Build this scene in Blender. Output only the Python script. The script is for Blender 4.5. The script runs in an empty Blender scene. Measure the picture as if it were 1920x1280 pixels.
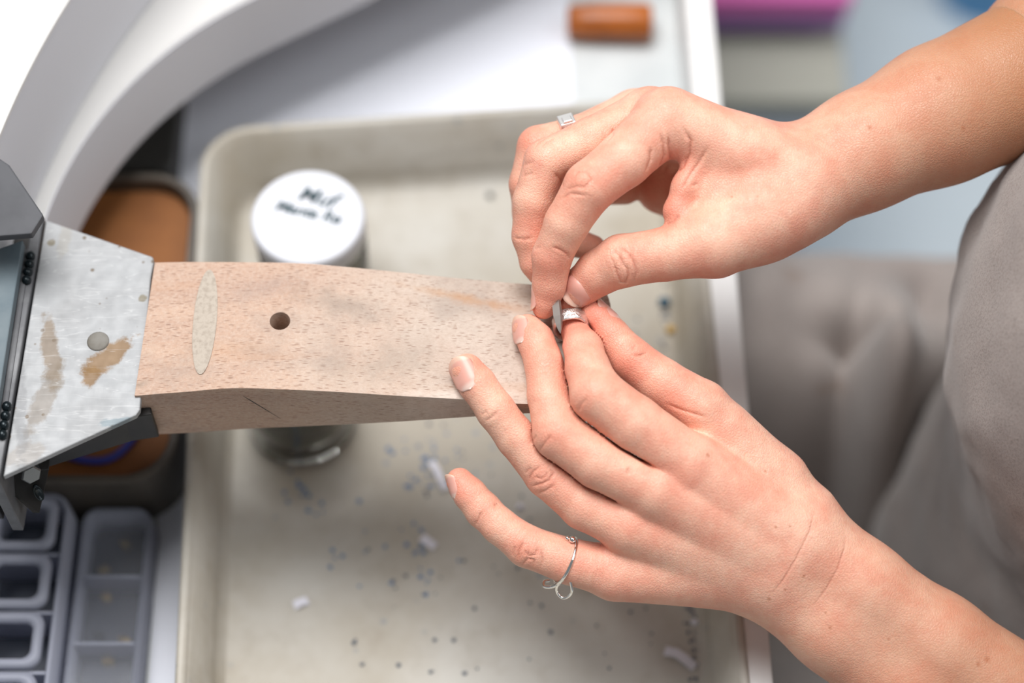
import bpy, bmesh, math, random
import numpy as np
from mathutils import Vector, Matrix, noise as mnoise
from mathutils.bvhtree import BVHTree

random.seed(7)
rng = np.random.default_rng(7)
scene = bpy.context.scene
COL = scene.collection

# ------------------------------------------------------------------ camera
# everything is authored in centimetres around the working point on the bench
# pin (origin) and scaled to metres when a mesh is made
S = 0.01
F = 3815.0                 # focal length in pixels of a 1920 wide frame
D = 81.0                   # camera to working point, cm
PITCH = math.radians(60)
SP, CP = math.sin(PITCH), math.cos(PITCH)
R_ = np.array([1.0, 0, 0]); U_ = np.array([0, SP, CP]); T_ = np.array([0, -CP, SP])
CAM = T_ * D

cam = bpy.data.cameras.new('camera')
cam_o = bpy.data.objects.new('camera', cam)
COL.objects.link(cam_o)
cam.sensor_width = 36.0
cam.lens = F * 36.0 / 1920.0
cam.clip_start = 0.02
cam.clip_end = 20
cam_o.matrix_world = Matrix(((R_[0], U_[0], T_[0], CAM[0]*S),
                             (R_[1], U_[1], T_[1], CAM[1]*S),
                             (R_[2], U_[2], T_[2], CAM[2]*S), (0, 0, 0, 1)))
cam.dof.use_dof = True
cam.dof.focus_distance = (D - 0.8) * S
cam.dof.aperture_fstop = 2.7
scene.camera = cam_o

# ------------------------------------------------------------------ light
scene.view_settings.view_transform = 'Standard'
scene.view_settings.look = 'None'
scene.view_settings.gamma = 1.0
scene.view_settings.use_curve_mapping = False
scene.view_settings.exposure = 0.0

world = bpy.data.worlds.new('room_light'); scene.world = world
world.use_nodes = True
bg = world.node_tree.nodes['Background']
bg.inputs[0].default_value = (0.95, 0.97, 1.0, 1)
bg.inputs[1].default_value = 0.21

def area(name, loc, target, size, power, color):
    l = bpy.data.lights.new(name, 'AREA'); l.shape = 'RECTANGLE'
    l.size = size[0]; l.size_y = size[1]; l.energy = power; l.color = color
    o = bpy.data.objects.new(name, l); COL.objects.link(o)
    o.location = loc
    o.rotation_euler = (Vector(target) - Vector(loc)).to_track_quat('-Z', 'Y').to_euler()
    return o
area('window_light', (-0.24, 0.36, 1.48), (0.0, 0.05, -0.05), (0.95, 0.95), 36.0, (1.0, 0.985, 0.975))
area('ceiling_light', (1.25, -0.12, 1.30), (-0.15, 0.05, -0.05), (1.1, 1.1), 17.0, (0.97, 0.985, 1.0))  # added soft fill from the person's side, brightens the bench faces

# ------------------------------------------------------------------ helpers
def V(px, py, d=0.0):
    """pixel + distance towards the camera (cm) -> view coordinates (a,b,d)"""
    z = D - d
    return np.array([(px - 960) / F * z, (640 - py) / F * z, d])
def v2w(p):
    p = np.asarray(p, float)
    return p[..., 0:1] * R_ + p[..., 1:2] * U_ + p[..., 2:3] * T_
def w2v(p):
    p = np.asarray(p, float)
    return np.stack([p @ R_, p @ U_, p @ T_], -1)
def W(px, py, z):
    """pixel -> world point on the horizontal plane at height z (cm)"""
    r = R_ * (px - 960) / F + U_ * (640 - py) / F - T_
    t = (z - CAM[2]) / r[2]
    return CAM + r * t
def VW(px, py, d):
    return v2w(V(px, py, d))
def rpx(r, d=0.0):
    return r * (D - d) / F

def link(o, parent=None):
    COL.objects.link(o)
    if parent is not None:
        o.parent = parent
        o.matrix_parent_inverse = parent.matrix_world.inverted()
    return o
def shade(me, smooth):
    if smooth:
        me.polygons.foreach_set('use_smooth', np.ones(len(me.polygons), bool))
def obj(name, verts, faces, mat, parent=None, smooth=False):
    me = bpy.data.meshes.new(name)
    me.from_pydata([tuple(np.asarray(v, float) * S) for v in verts], [], [tuple(f) for f in faces])
    me.update()
    bm = bmesh.new(); bm.from_mesh(me)
    bmesh.ops.recalc_face_normals(bm, faces=bm.faces)
    bm.to_mesh(me); bm.free()
    shade(me, smooth)
    if mat: me.materials.append(mat)
    return link(bpy.data.objects.new(name, me), parent)
def big_obj(name, verts, quads, mat, parent=None):
    me = bpy.data.meshes.new(name)
    nv, nq = len(verts), len(quads)
    me.vertices.add(nv); me.vertices.foreach_set('co', (verts * S).astype(np.float32).ravel())
    me.loops.add(nq * 4); me.loops.foreach_set('vertex_index', quads.astype(np.int32).ravel())
    me.polygons.add(nq); me.polygons.foreach_set('loop_start', np.arange(0, nq*4, 4, dtype=np.int32))
    me.update(calc_edges=True); shade(me, True)
    if mat: me.materials.append(mat)
    return link(bpy.data.objects.new(name, me), parent)
def thing(name, label, cat, base=(0, 0, 0), group=None):
    o = bpy.data.objects.new(name, None); o.empty_display_size = 0.02
    o.location = Vector(np.asarray(base, float) * S)
    COL.objects.link(o)
    bpy.context.view_layer.update()
    return tag(o, label, cat, group)
def tag(o, label, cat=None, group=None, kind=None):
    if label: o['label'] = label
    if cat: o['category'] = cat
    if group: o['group'] = group
    if kind: o['kind'] = kind
    return o
def bevel(o, w, seg=2, angle=0.6):
    m = o.modifiers.new('bevel', 'BEVEL'); m.width = w * S; m.segments = seg
    m.limit_method = 'ANGLE'; m.angle_limit = angle
    return o
def bake(o):
    """apply modifiers"""
    dg = bpy.context.evaluated_depsgraph_get()
    me = bpy.data.meshes.new_from_object(o.evaluated_get(dg))
    old = o.data; o.modifiers.clear(); o.data = me
    me.name = o.name
    return o
def prism(pts_top, pts_bot):
    n = len(pts_top)
    v = list(pts_top) + list(pts_bot)
    f = [tuple(range(n)), tuple(range(2*n-1, n-1, -1))]
    f += [(i, i+n, (i+1) % n + n, (i+1) % n) for i in range(n)]
    return v, f
def slab(name, pts, z0, z1, mat, parent=None, bev=0.05, smooth=False):
    """pts: plan outline (x,y) ; z0 bottom, z1 top"""
    top = [(p[0], p[1], z1) for p in pts]; bot = [(p[0], p[1], z0) for p in pts]
    v, f = prism(top, bot)
    o = obj(name, v, f, mat, parent, smooth)
    if bev: bevel(o, bev)
    return o
def box(name, c, s, mat, parent=None, bev=0.05, rz=0.0):
    hx, hy = s[0]/2, s[1]/2
    ca, sa = math.cos(rz), math.sin(rz)
    pts = [(c[0]+x*ca-y*sa, c[1]+x*sa+y*ca) for x, y in ((-hx,-hy),(hx,-hy),(hx,hy),(-hx,hy))]
    return slab(name, pts, c[2]-s[2]/2, c[2]+s[2]/2, mat, parent, bev)
def rrect(x0, x1, y0, y1, r, n=8):
    out = []
    for cx, cy, a0 in ((x1-r, y1-r, 0), (x0+r, y1-r, 90), (x0+r, y0+r, 180), (x1-r, y0+r, 270)):
        for i in range(n+1):
            a = math.radians(a0 + 90*i/n)
            out.append((cx + r*math.cos(a), cy + r*math.sin(a)))
    return out
def loft(name, rings, mat, parent=None, smooth=True, cap0=True, cap1=True):
    n = len(rings[0]); v = [p for r in rings for p in r]; f = []
    for k in range(len(rings)-1):
        for i in range(n):
            j = (i+1) % n
            f.append((k*n+i, k*n+j, (k+1)*n+j, (k+1)*n+i))
    if cap0: f.append(tuple(range(n)))
    if cap1: f.append(tuple((len(rings)-1)*n + i for i in range(n)))
    return obj(name, v, f, mat, parent, smooth)
def lathe(name, prof, c, mat, parent=None, n=64, smooth=True, cap0=True, cap1=True):
    rings = [[(c[0]+r*math.cos(2*math.pi*i/n), c[1]+r*math.sin(2*math.pi*i/n), c[2]+z) for i in range(n)] for r, z in prof]
    return loft(name, rings, mat, parent, smooth, cap0, cap1)
def frame_of(ax):
    ax = np.asarray(ax, float); ax = ax/np.linalg.norm(ax)
    h = np.array([0, 0, 1.0]) if abs(ax[2]) < .9 else np.array([1.0, 0, 0])
    u = np.cross(h, ax); u /= np.linalg.norm(u); w = np.cross(ax, u)
    return u, w, ax
def tube(name, pts, rad, mat, parent=None, n=10, closed=False):
    pts = [np.asarray(p, float) for p in pts]; N = len(pts); rings = []
    rad = [rad]*N if np.isscalar(rad) else rad
    pu = None
    for i in range(N):
        a = pts[(i-1) % N] if (closed or i > 0) else pts[i]
        b = pts[(i+1) % N] if (closed or i < N-1) else pts[i]
        t = (b-a)/np.linalg.norm(b-a)
        if pu is None: u, w, _ = frame_of(t)
        else:
            u = pu - t*np.dot(pu, t); u /= np.linalg.norm(u); w = np.cross(t, u)
        pu = u
        rings.append([pts[i] + rad[i]*(u*math.cos(2*math.pi*k/n) + w*math.sin(2*math.pi*k/n)) for k in range(n)])
    if closed:
        v = [p for r in rings for p in r]; f = []
        for k in range(N):
            for i in range(n):
                j = (i+1) % n; k2 = (k+1) % N
                f.append((k*n+i, k*n+j, k2*n+j, k2*n+i))
        return obj(name, v, f, mat, parent, True)
    return loft(name, rings, mat, parent, True)

# ------------------------------------------------------------------ materials
def lin(h):
    h = h.lstrip('#'); c = [int(h[i:i+2], 16)/255 for i in (0, 2, 4)]
    return tuple((x/12.92 if x <= .04045 else ((x+.055)/1.055)**2.4) for x in c) + (1.0,)
class NT:
    def __init__(s, name):
        s.m = bpy.data.materials.new(name); s.m.use_nodes = True
        s.t = s.m.node_tree; s.b = s.t.nodes['Principled BSDF']
        s.co = s.t.nodes.new('ShaderNodeTexCoord').outputs['Object']
    def n(s, typ, **kw):
        nd = s.t.nodes.new(typ)
        for k, v in kw.items(): setattr(nd, k, v)
        return nd
    def l(s, a, b): s.t.links.new(a, b); return s
    def mapping(s, scale=(1,1,1), rot=(0,0,0), loc=(0,0,0)):
        m = s.n('ShaderNodeMapping'); s.l(s.co, m.inputs[0])
        m.inputs['Scale'].default_value = scale; m.inputs['Rotation'].default_value = rot; m.inputs['Location'].default_value = loc
        return m.outputs[0]
    def noise(s, scale, detail=4, rough=.5, vec=None, dist=0):
        t = s.n('ShaderNodeTexNoise'); t.inputs['Scale'].default_value = scale
        t.inputs['Detail'].default_value = detail; t.inputs['Roughness'].default_value = rough
        t.inputs['Distortion'].default_value = dist
        s.l(vec or s.co, t.inputs['Vector']); return t.outputs['Fac']
    def voro(s, scale, vec=None, feature='F1'):
        t = s.n('ShaderNodeTexVoronoi'); t.feature = feature; t.inputs['Scale'].default_value = scale
        s.l(vec or s.co, t.inputs['Vector']); return t.outputs['Distance']
    def ramp(s, fac, a, b, lo=0.0, hi=1.0):
        r = s.n('ShaderNodeMapRange'); r.clamp = True
        s.l(fac, r.inputs[0]); r.inputs[1].default_value = a; r.inputs[2].default_value = b
        r.inputs[3].default_value = lo; r.inputs[4].default_value = hi
        return r.outputs[0]
    def mix(s, fac, c1, c2, blend='MIX'):
        m = s.n('ShaderNodeMix'); m.data_type = 'RGBA'; m.blend_type = blend
        for k, v in ((0, fac), (6, c1), (7, c2)):
            if hasattr(v, 'is_output') or hasattr(v, 'links'): s.l(v, m.inputs[k])
            else: m.inputs[k].default_value = v
        return m.outputs[2]
    def math(s, op, a, b=0.0):
        m = s.n('ShaderNodeMath'); m.operation = op
        for k, v in ((0, a), (1, b)):
            if hasattr(v, 'links'): s.l(v, m.inputs[k])
            else: m.inputs[k].default_value = v
        return m.outputs[0]
    def attr(s, name):
        a = s.n('ShaderNodeAttribute'); a.attribute_name = name; return a.outputs['Fac']
    def set(s, **kw):
        for k, v in kw.items():
            k = k.replace('_', ' ')
            i = s.b.inputs[k]
            if hasattr(v, 'links'): s.l(v, i)
            else: i.default_value = v
        return s
    def bump(s, h, strength, dist=0.0005, prev=None):
        b = s.n('ShaderNodeBump'); b.inputs['Strength'].default_value = strength; b.inputs['Distance'].default_value = dist
        s.l(h, b.inputs['Height'])
        if prev: s.l(prev, b.inputs['Normal'])
        s.l(b.outputs[0], s.b.inputs['Normal']); return b.outputs[0]

def simple(name, col, rough=.5, metal=0.0, var=None, bump=None, **kw):
    t = NT(name); c = lin(col)
    if var:
        sc, col2, lo, hi = var
        t.set(Base_Color=t.mix(t.ramp(t.noise(sc, 5, .6), lo, hi), c, lin(col2)))
    else: t.set(Base_Color=c)
    t.set(Roughness=rough, Metallic=metal, **kw)
    if bump: t.bump(t.noise(bump[0], 4, .6), bump[1])
    return t.m

def make_skin():
    t = NT('skin')
    base = t.mix(t.ramp(t.noise(60, 5, .65), .40, .62), lin('#f0bfa6'), lin('#e8a68e'))
    base = t.mix(t.math('MULTIPLY', t.ramp(t.noise(210, 4, .7), .45, .68), .2), base, lin('#dc8f79'))
    fine = t.ramp(t.noise(1300, 3, .65), .40, .68)
    base = t.mix(t.math('MULTIPLY', fine, .20), base, lin('#d98f78'))
    base = t.mix(t.math('MULTIPLY', t.attr('redness'), .75), base, lin('#e5806b'))
    # fine transverse lines, gathered at the joints
    al = t.n('ShaderNodeCombineXYZ'); sp = t.n('ShaderNodeSeparateXYZ'); t.l(t.co, sp.inputs[0])
    t.l(t.math('ADD', t.math('MULTIPLY', t.attr('along'), 9.0), t.math('MULTIPLY', t.noise(160, 2), 2.2)), al.inputs[0])
    t.l(t.math('MULTIPLY', sp.outputs[0], 60), al.inputs[1]); t.l(t.math('MULTIPLY', sp.outputs[1], 60), al.inputs[2])
    ln = t.ramp(t.math('ABSOLUTE', t.math('SUBTRACT', t.noise(1.0, 3, .6, al.outputs[0]), .5)), .0, .045, 1, 0)
    lj = t.math('MULTIPLY', ln, t.attr('joint'))
    base = t.mix(t.attr('tan'), base, lin('#b27c57'))  # browner forearms, with shade near the body mixed into the colour
    base = t.mix(t.math('MULTIPLY', lj, .30), base, lin('#bb6a52'))
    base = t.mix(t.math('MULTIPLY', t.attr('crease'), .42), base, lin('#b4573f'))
    base = t.mix(t.math('MULTIPLY', t.attr('mole'), .75), base, lin('#b06a45'))
    t.set(Base_Color=base, Roughness=t.ramp(t.noise(300, 3), .3, .7, .36, .52))
    t.set(Subsurface_Weight=.25, Subsurface_Radius=(1.0, .36, .2), Subsurface_Scale=.0016, Specular_IOR_Level=.42)
    v = t.voro(820, t.mapping((1, 1, 1)), 'DISTANCE_TO_EDGE')
    h = t.math('ADD', t.ramp(v, 0, .2), t.math('MULTIPLY', t.noise(1900, 2), 1.2))
    h = t.math('ADD', h, t.math('MULTIPLY', lj, -2.0))
    b1 = t.bump(h, .35, .00025)
    t.bump(t.math('MULTIPLY', t.attr('crease'), -1), .5, .0004, b1)
    return t.m
def make_wood():
    t = NT('beech_wood')
    g = t.mapping((9, 110, 110))
    sp = t.n('ShaderNodeSeparateXYZ'); t.l(t.co, sp.inputs[0])
    worn = t.math('ADD', t.ramp(sp.outputs[0], -.11, .02), t.math('SUBTRACT', t.noise(30, 4, .6), .5))
    base = t.mix(t.ramp(t.noise(1.0, 4, .6, g), .3, .7), lin('#c3a590'), lin('#b19280'))
    base = t.mix(t.ramp(worn, .05, .75), base, lin('#c2b3a6'))
    base = t.mix(t.math('MULTIPLY', t.ramp(t.noise(700, 3, .7), .4, .7), .35), base, lin('#d0c2b6'))
    wv = t.mapping((210, 1350, 1350), loc=(.3, .1, .2))
    fl = t.voro(1.0, wv)
    flm = t.ramp(fl, .15, .32, 1, 0)
    flv = t.math('MULTIPLY', flm, t.ramp(t.noise(110, 3), .30, .48))
    base = t.mix(t.math('MULTIPLY', flv, .7), base, lin('#7f5a47'))
    gr = t.ramp(t.noise(1.0, 5, .75, t.mapping((700, 1500, 1500))), .42, .66)
    base = t.mix(t.math('MULTIPLY', gr, .32), base, lin('#9c8170'))
    sm = t.ramp(t.noise(24, 5, .65, t.mapping((1, 1.3, 1), loc=(.37, .11, 0))), .52, .70)
    base = t.mix(t.math('MULTIPLY', sm, .5), base, lin('#97897f'))
    sm2 = t.ramp(t.noise(420, 3, .7), .58, .70)
    base = t.mix(t.math('MULTIPLY', t.math('MULTIPLY', sm2, t.ramp(t.noise(20, 2), .45, .6)), .55), base, lin('#9a7f6e'))
    st = t.ramp(t.noise(1.0, 2, .5, t.mapping((8, 60, 20), loc=(0, .9, 0))), .6, .7)
    base = t.mix(t.math('MULTIPLY', st, .25), base, lin('#bb8a62'))
    for (x, y, ax, ra, rb, col, k) in ((640, 575, -.25, 2.6, .8, '#85796f', .5), (700, 690, .1, 3.0, .9, '#93867a', .35), (760, 660, .3, 2.0, 1.2, '#9a8d81', .3), (1000, 545, 0, 1.6, .7, '#7a6350', .55), (930, 565, -.15, 2.6, .35, '#b3896a', .5), (850, 550, -.2, 2.4, .25, '#b58b66', .5), (870, 735, .05, 3.0, .3, '#e3d6cb', .5), (500, 545, .5, 1.8, .6, '#a08f86', .35), (266, 720, .3, .35, .2, '#8b7d70', .6)):  # smudges and streaks; the dark brown one is the hand's shadow painted in
        base = t.mix(t.math('MULTIPLY', blot(t, W(x, y, 0), ax, ra, rb, .4, 160, .95), k), base, lin(col))
    t.set(Base_Color=base, Roughness=.66, Specular_IOR_Level=.3)
    t.bump(t.math('SUBTRACT', t.noise(1.0, 4, .6, g), t.math('MULTIPLY', flv, .8)), .25, .0004)
    return t.m
def blot(t, c, axis, ra, rb, rough=.35, nsc=220, soft=.25):
    """soft-edged stain of its own shape: c centre (cm), axis long direction in plan, ra/rb half lengths (cm)"""
    m = t.n('ShaderNodeMapping'); m.vector_type = 'TEXTURE'; t.l(t.co, m.inputs[0])
    m.inputs['Location'].default_value = tuple(np.asarray(c)*S); m.inputs['Rotation'].default_value = (0, 0, axis); m.inputs['Scale'].default_value = (ra*S, rb*S, .03)
    ln = t.n('ShaderNodeVectorMath'); ln.operation = 'LENGTH'; t.l(m.outputs[0], ln.inputs[0])
    d = t.math('ADD', ln.outputs['Value'], t.math('MULTIPLY', t.math('SUBTRACT', t.noise(nsc, 4, .6), .5), rough*4))
    return t.ramp(d, 1.0-soft, 1.05, 1, 0)
def make_steel():
    t = NT('worn_steel')
    c = t.mix(t.ramp(t.noise(35, 5, .65), .3, .7), lin('#a0a2a4'), lin('#929394'))
    for (x, y, ax, ra, rb, col, k) in ((205, 668, .75, 1.3, .5, '#7a5c34', .85), (172, 705, 1.4, .55, .35, '#7a5c34', .85), (95, 660, 1.75, 1.9, .38, '#75624a', .7), (85, 745, 1.3, 1.7, .5, '#75695a', .55), (45, 850, .3, 1.0, .5, '#8d8378', .4), (222, 792, .1, .8, .25, '#6f7f86', .7), (120, 450, 1.5, .9, .3, '#8f8878', .3), (97, 455, 0, .2, .19, '#6f6650', .8), (268, 560, 0, .2, .2, '#6f6650', .8), (30, 640, 1.73, 6.5, .35, '#77787a', .5)):
        c = t.mix(t.math('MULTIPLY', blot(t, W(x, y, -.12), ax, ra, rb), k), c, lin(col))
    sp = t.ramp(t.voro(150), .10, .15, 1, 0)
    sp = t.math('MULTIPLY', sp, t.ramp(t.noise(50, 2), .48, .54))
    c = t.mix(t.math('MULTIPLY', sp, .8), c, lin('#5f4f3a'))
    sc_ = t.ramp(t.math('ABSOLUTE', t.math('SUBTRACT', t.noise(1, 2, .5, t.mapping((30, 260, 100), rot=(0, 0, .5))), .5)), 0, .012, 1, 0)
    c = t.mix(t.math('MULTIPLY', sc_, .25), c, lin('#d0d0d0'))
    t.set(Base_Color=c, Metallic=.25, Roughness=t.ramp(t.noise(200, 4), .3, .7, .5, .66))
    t.bump(t.noise(1, 3, .6, t.mapping((900, 60, 60))), .08, .0003)
    return t.m
def make_tray():
    t = NT('grubby_enamel')
    c = t.mix(t.ramp(t.noise(8, 5, .65), .38, .62), lin('#bcb9b1'), lin('#a69e8f'))
    c = t.mix(t.math('MULTIPLY', t.ramp(t.noise(45, 5, .7), .52, .75), .5), c, lin('#968c7c'))
    d = t.ramp(t.voro(95), .10, .2, 1, 0)
    d = t.math('MULTIPLY', d, t.ramp(t.noise(16, 2), .52, .6))
    c = t.mix(t.math('MULTIPLY', d, .6), c, lin('#7d8791'))
    t.set(Base_Color=c, Roughness=.5)
    return t.m
def make_apron():
    t = NT('taupe_suede')
    c = t.mix(t.ramp(t.noise(14, 4, .6), .35, .7), lin('#a69d98'), lin('#958c88'))
    c = t.mix(t.math('MULTIPLY', t.ramp(t.noise(1100, 2, .7), .45, .75), .55), c, lin('#5d5147'))
    c = t.mix(t.math('MULTIPLY', t.ramp(t.noise(28, 3), .68, .76), .4), c, lin('#7a5b3c'))
    t.set(Base_Color=c, Roughness=.9, Sheen_Weight=.25)
    t.bump(t.noise(700, 3, .7), .35, .0006)
    return t.m
def make_nail():
    t = NT('fingernail')
    c = t.mix(t.math('MULTIPLY', t.attr('free_edge'), .55), lin('#e6a798'), lin('#efceb6'))
    c = t.mix(t.attr('lunula'), c, lin('#efcabd'))
    t.set(Base_Color=c, Roughness=.40, Subsurface_Weight=.2, Subsurface_Radius=(1, .4, .25), Subsurface_Scale=.002, Coat_Weight=.12, Coat_Roughness=.25)
    return t.m
def make_hammered():
    t = NT('hammered_silver')
    t.set(Base_Color=lin('#f0efec'), Metallic=.95, Roughness=.33)
    h = t.math('ADD', t.noise(900, 3, .6, t.mapping((1, 1, .45))), t.math('MULTIPLY', t.noise(260, 2), 1.5))
    t.bump(h, .8, .0008)
    return t.m
def glassy(name, col, rough=.05, alpha=None, trans=1.0, ior=1.45):
    t = NT(name); t.set(Base_Color=lin(col), Roughness=rough, Transmission_Weight=trans, IOR=ior)
    if alpha is not None: t.set(Alpha=alpha)
    return t.m

M = dict(
    skin=make_skin(), wood=make_wood(), steel=make_steel(), tray=make_tray(), apron=make_apron(), nail=make_nail(),
    hammered=make_hammered(),
    silver=simple('polished_silver', '#f2f1ee', .12, 1.0),
    satin=simple('satin_silver', '#f4f3f1', .42, .85),
    white_bench=simple('white_bench_paint', '#c6c7ca', .5, var=(6, '#bfc0c3', .3, .7)),
    bench_low=simple('white_bench_rail', '#c9c8c6', .5),
    edge_white=simple('white_edge_laminate', '#dcdee4', .6),  # paler than the bench top so its upright faces look lit
    edge_band=simple('pale_edging', '#e4e3e0', .4),
    filler=simple('pale_wood_filler', '#b3a89b', .8, var=(500, '#988c7f', .45, .75), bump=(900, .3)),
    dark_steel=simple('dark_steel', '#505155', .6, .2, var=(40, '#414246', .35, .7)),  # grey steel darkened to carry the shade of a steep face
    mid_steel=simple('grey_steel', '#5a5b5e', .5, .3, var=(60, '#77787a', .4, .7)),
    blue_steel=simple('blued_steel', '#55646c', .6, .15, var=(50, '#6b767b', .35, .7)),
    black_steel=simple('black_steel', '#1d1c1b', .45, .3, var=(60, '#2b2826', .4, .7)),
    dull=simple('dull_rivet', '#7e7b75', .75, .0, var=(120, '#68635a', .4, .7)),
    weld=simple('weld_bead', '#1c2529', .25, .5),
    brass=simple('zinc_bolt', '#9a9ea0', .3, .8),
    paper=simple('white_paper', '#e6e9f2', .7),
    scrap=simple('white_scrap', '#e2e2ec', .7),
    drawer=simple('white_drawer', '#ececea', .5, var=(20, '#e2e2e2', .35, .7)),
    drawer_floor=simple('grey_drawer_floor', '#c3c8c9', .5, var=(14, '#d4d7d7', .4, .65)),
    charcoal=simple('charcoal_plastic', '#34322f', .6),
    box_dark=simple('dark_tin', '#4a443d', .5, var=(30, '#5a5248', .4, .7)),
    brown=simple('brown_leather', '#8a5525', .7, var=(22, '#6e3f18', .35, .7), bump=(200, .3)),
    blue_band=simple('blue_rubber', '#38409a', .5),
    plastic=glassy('frosted_plastic', '#b9bdcd', .4, None, .45, 1.35), clear=glassy('clear_lid_plastic', '#e6e9f0', .12, .35, .8, 1.2),
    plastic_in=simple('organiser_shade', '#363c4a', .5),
    glass=glassy('clear_glass', '#f2f6f3', .03),
    lid=simple('white_plastic_lid', '#d9dce3', .5),
    ink=simple('dark_teal_ink', '#24414a', .6),
    grit=simple('polishing_grit', '#857b68', .9, var=(220, '#3a352c', .42, .58), bump=(300, .6)),
    handle=simple('varnished_handle', '#b0601e', .35, var=(30, '#8a4712', .35, .7)),
    purple=simple('purple_box', '#8f6aa6', .5), pink=simple('pink_lid', '#cc62a8', .5),
    cabinet=simple('grey_cabinet_top', '#a6a69b', .6), cabinet_f=simple('pale_cabinet_front', '#d6e0ee', .6),
    floor=simple('pale_floor', '#c6d0d6', .6, var=(3, '#b8c2c8', .4, .7)),
    blue_stone=simple('blue_stone', '#1f4f66', .3), ochre=simple('ochre_bead', '#c09a4a', .4),
    filings=simple('filings', '#5a6470', .6, .2), blue_dust=simple('blue_wax_dust', '#5f7fa4', .8),
    gold_bits=simple('brass_findings', '#9a845e', .4, .6), dark_bits=simple('dark_findings', '#2d3038', .5),
    hair=simple('brown_hair', '#4a3426', .5, bump=(300, .5)), shirt=simple('dark_shirt', '#3b3a3f', .85, bump=(500, .3)),
    blue_tool=simple('blue_plastic', '#4f93c4', .5),
)

# ================================================================== setting
fz = -72.0
f = slab('floor', [(-150, -150), (220, -150), (220, 220), (-150, 220)], fz-2, fz, M['floor'], bev=0)
tag(f, 'pale blue grey floor far below the bench', kind='structure')

# ------------------------------------------------------------------ workbench
def circle_fit(P):
    P = np.asarray(P)[:, :2]
    A = np.c_[2*P, np.ones(len(P))]; b = (P**2).sum(1)
    s = np.linalg.lstsq(A, b, rcond=None)[0]
    return s[0], s[1], math.sqrt(s[2] + s[0]**2 + s[1]**2)
def bench_outline(px, z, xe):
    """cut-out edge seen in the photo, carried on as an arc to the back and straight to the front"""
    cx, cy, r = circle_fit([W(x, y, z) for x, y in px])
    a_end = math.radians(176); lastv = W(px[0][0], px[0][1], z); a0 = math.atan2(lastv[1]-cy, lastv[0]-cx) - .03
    arc = [(cx + r*math.cos(a0 + (a_end-a0)*i/48), cy + r*math.sin(a0 + (a_end-a0)*i/48)) for i in range(49)]
    last = arc[-1]
    tx, ty = arc[0][0]-arc[1][0], arc[0][1]-arc[1][1]; tl = math.hypot(tx, ty)
    far = (arc[0][0]+tx/tl*24, arc[0][1]+ty/tl*24)
    return [(far[0], 70), far] + arc + [(last[0]-1.5, last[1]-6), (last[0]-9, last[1]-12), (last[0]-14, -70), (-95, -70), (-95, 70)], (cx, cy, r)
ZB1, ZB2, ZB3 = 2.6, -3.4, -7.6
bench = thing('workbench', 'white jeweller workbench with a curved cut-out edge at top left', 'workbench', (-40, 20, ZB3))
o1, c1 = bench_outline([(285, 0), (230, 75), (180, 145), (130, 240), (95, 310), (68, 360)], ZB2, 0)
b1 = slab('bench_top', o1, ZB2, ZB1, M['white_bench'], bench, bev=.12)
o2, c2 = bench_outline([(460, 0), (390, 40), (300, 100), (220, 180), (160, 260), (110, 340), (85, 400)], ZB2, 0)
slab('lower_rail', o2, ZB3, ZB2, M['bench_low'], bench, bev=.1)
def edge_strip(name, outline, z0, z1, mat, i0, i1):
    P = np.array(outline[i0:i1]); v, f_ = [], []
    T = np.gradient(P, axis=0); T /= np.linalg.norm(T, axis=1)[:, None]; N_ = np.c_[-T[:, 1], T[:, 0]]
    if N_[len(P)//2] @ (np.array([0., 0.])-P[len(P)//2]) < 0: N_ = -N_
    for p, n_ in zip(P, N_):
        for off, z in ((-.05, z0), (.05, z0), (.05, z1), (-.05, z1)): v.append((p[0]+n_[0]*off, p[1]+n_[1]*off, z))
    for i in range(len(P)-1):
        for k in range(4): f_.append((i*4+k, i*4+(k+1) % 4, (i+1)*4+(k+1) % 4, (i+1)*4+k))
    return obj(name, v, f_, mat, bench, False)
edge_strip('edge_band', o1, ZB2+.05, ZB1-.1, M['edge_white'], 1, len(o1)-3)  # added strips that brighten the bench faces by colour
edge_strip('edge_band', o2, ZB3+.05, ZB2-.08, M['edge_white'], 1, len(o2)-3)
# thin lipping along the top edge
pts = [p for p in o1[2:51]]
v, fcs = [], []
for i, p in enumerate(pts):
    dx, dy = p[0]-c1[0], p[1]-c1[1]; L = math.hypot(dx, dy); nx, ny = dx/L, dy/L
    for off, z in ((-.09, ZB1-.15), (-.09, ZB1+.03), (.5, ZB1+.03), (.5, ZB1-.15)):
        v.append((p[0]+nx*off, p[1]+ny*off, z))
for i in range(len(pts)-1):
    for k in range(4):
        fcs.append((i*4+k, i*4+(k+1) % 4, (i+1)*4+(k+1) % 4, (i+1)*4+k))
obj('edge_lipping', v, fcs, M['edge_band'], bench)

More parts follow.
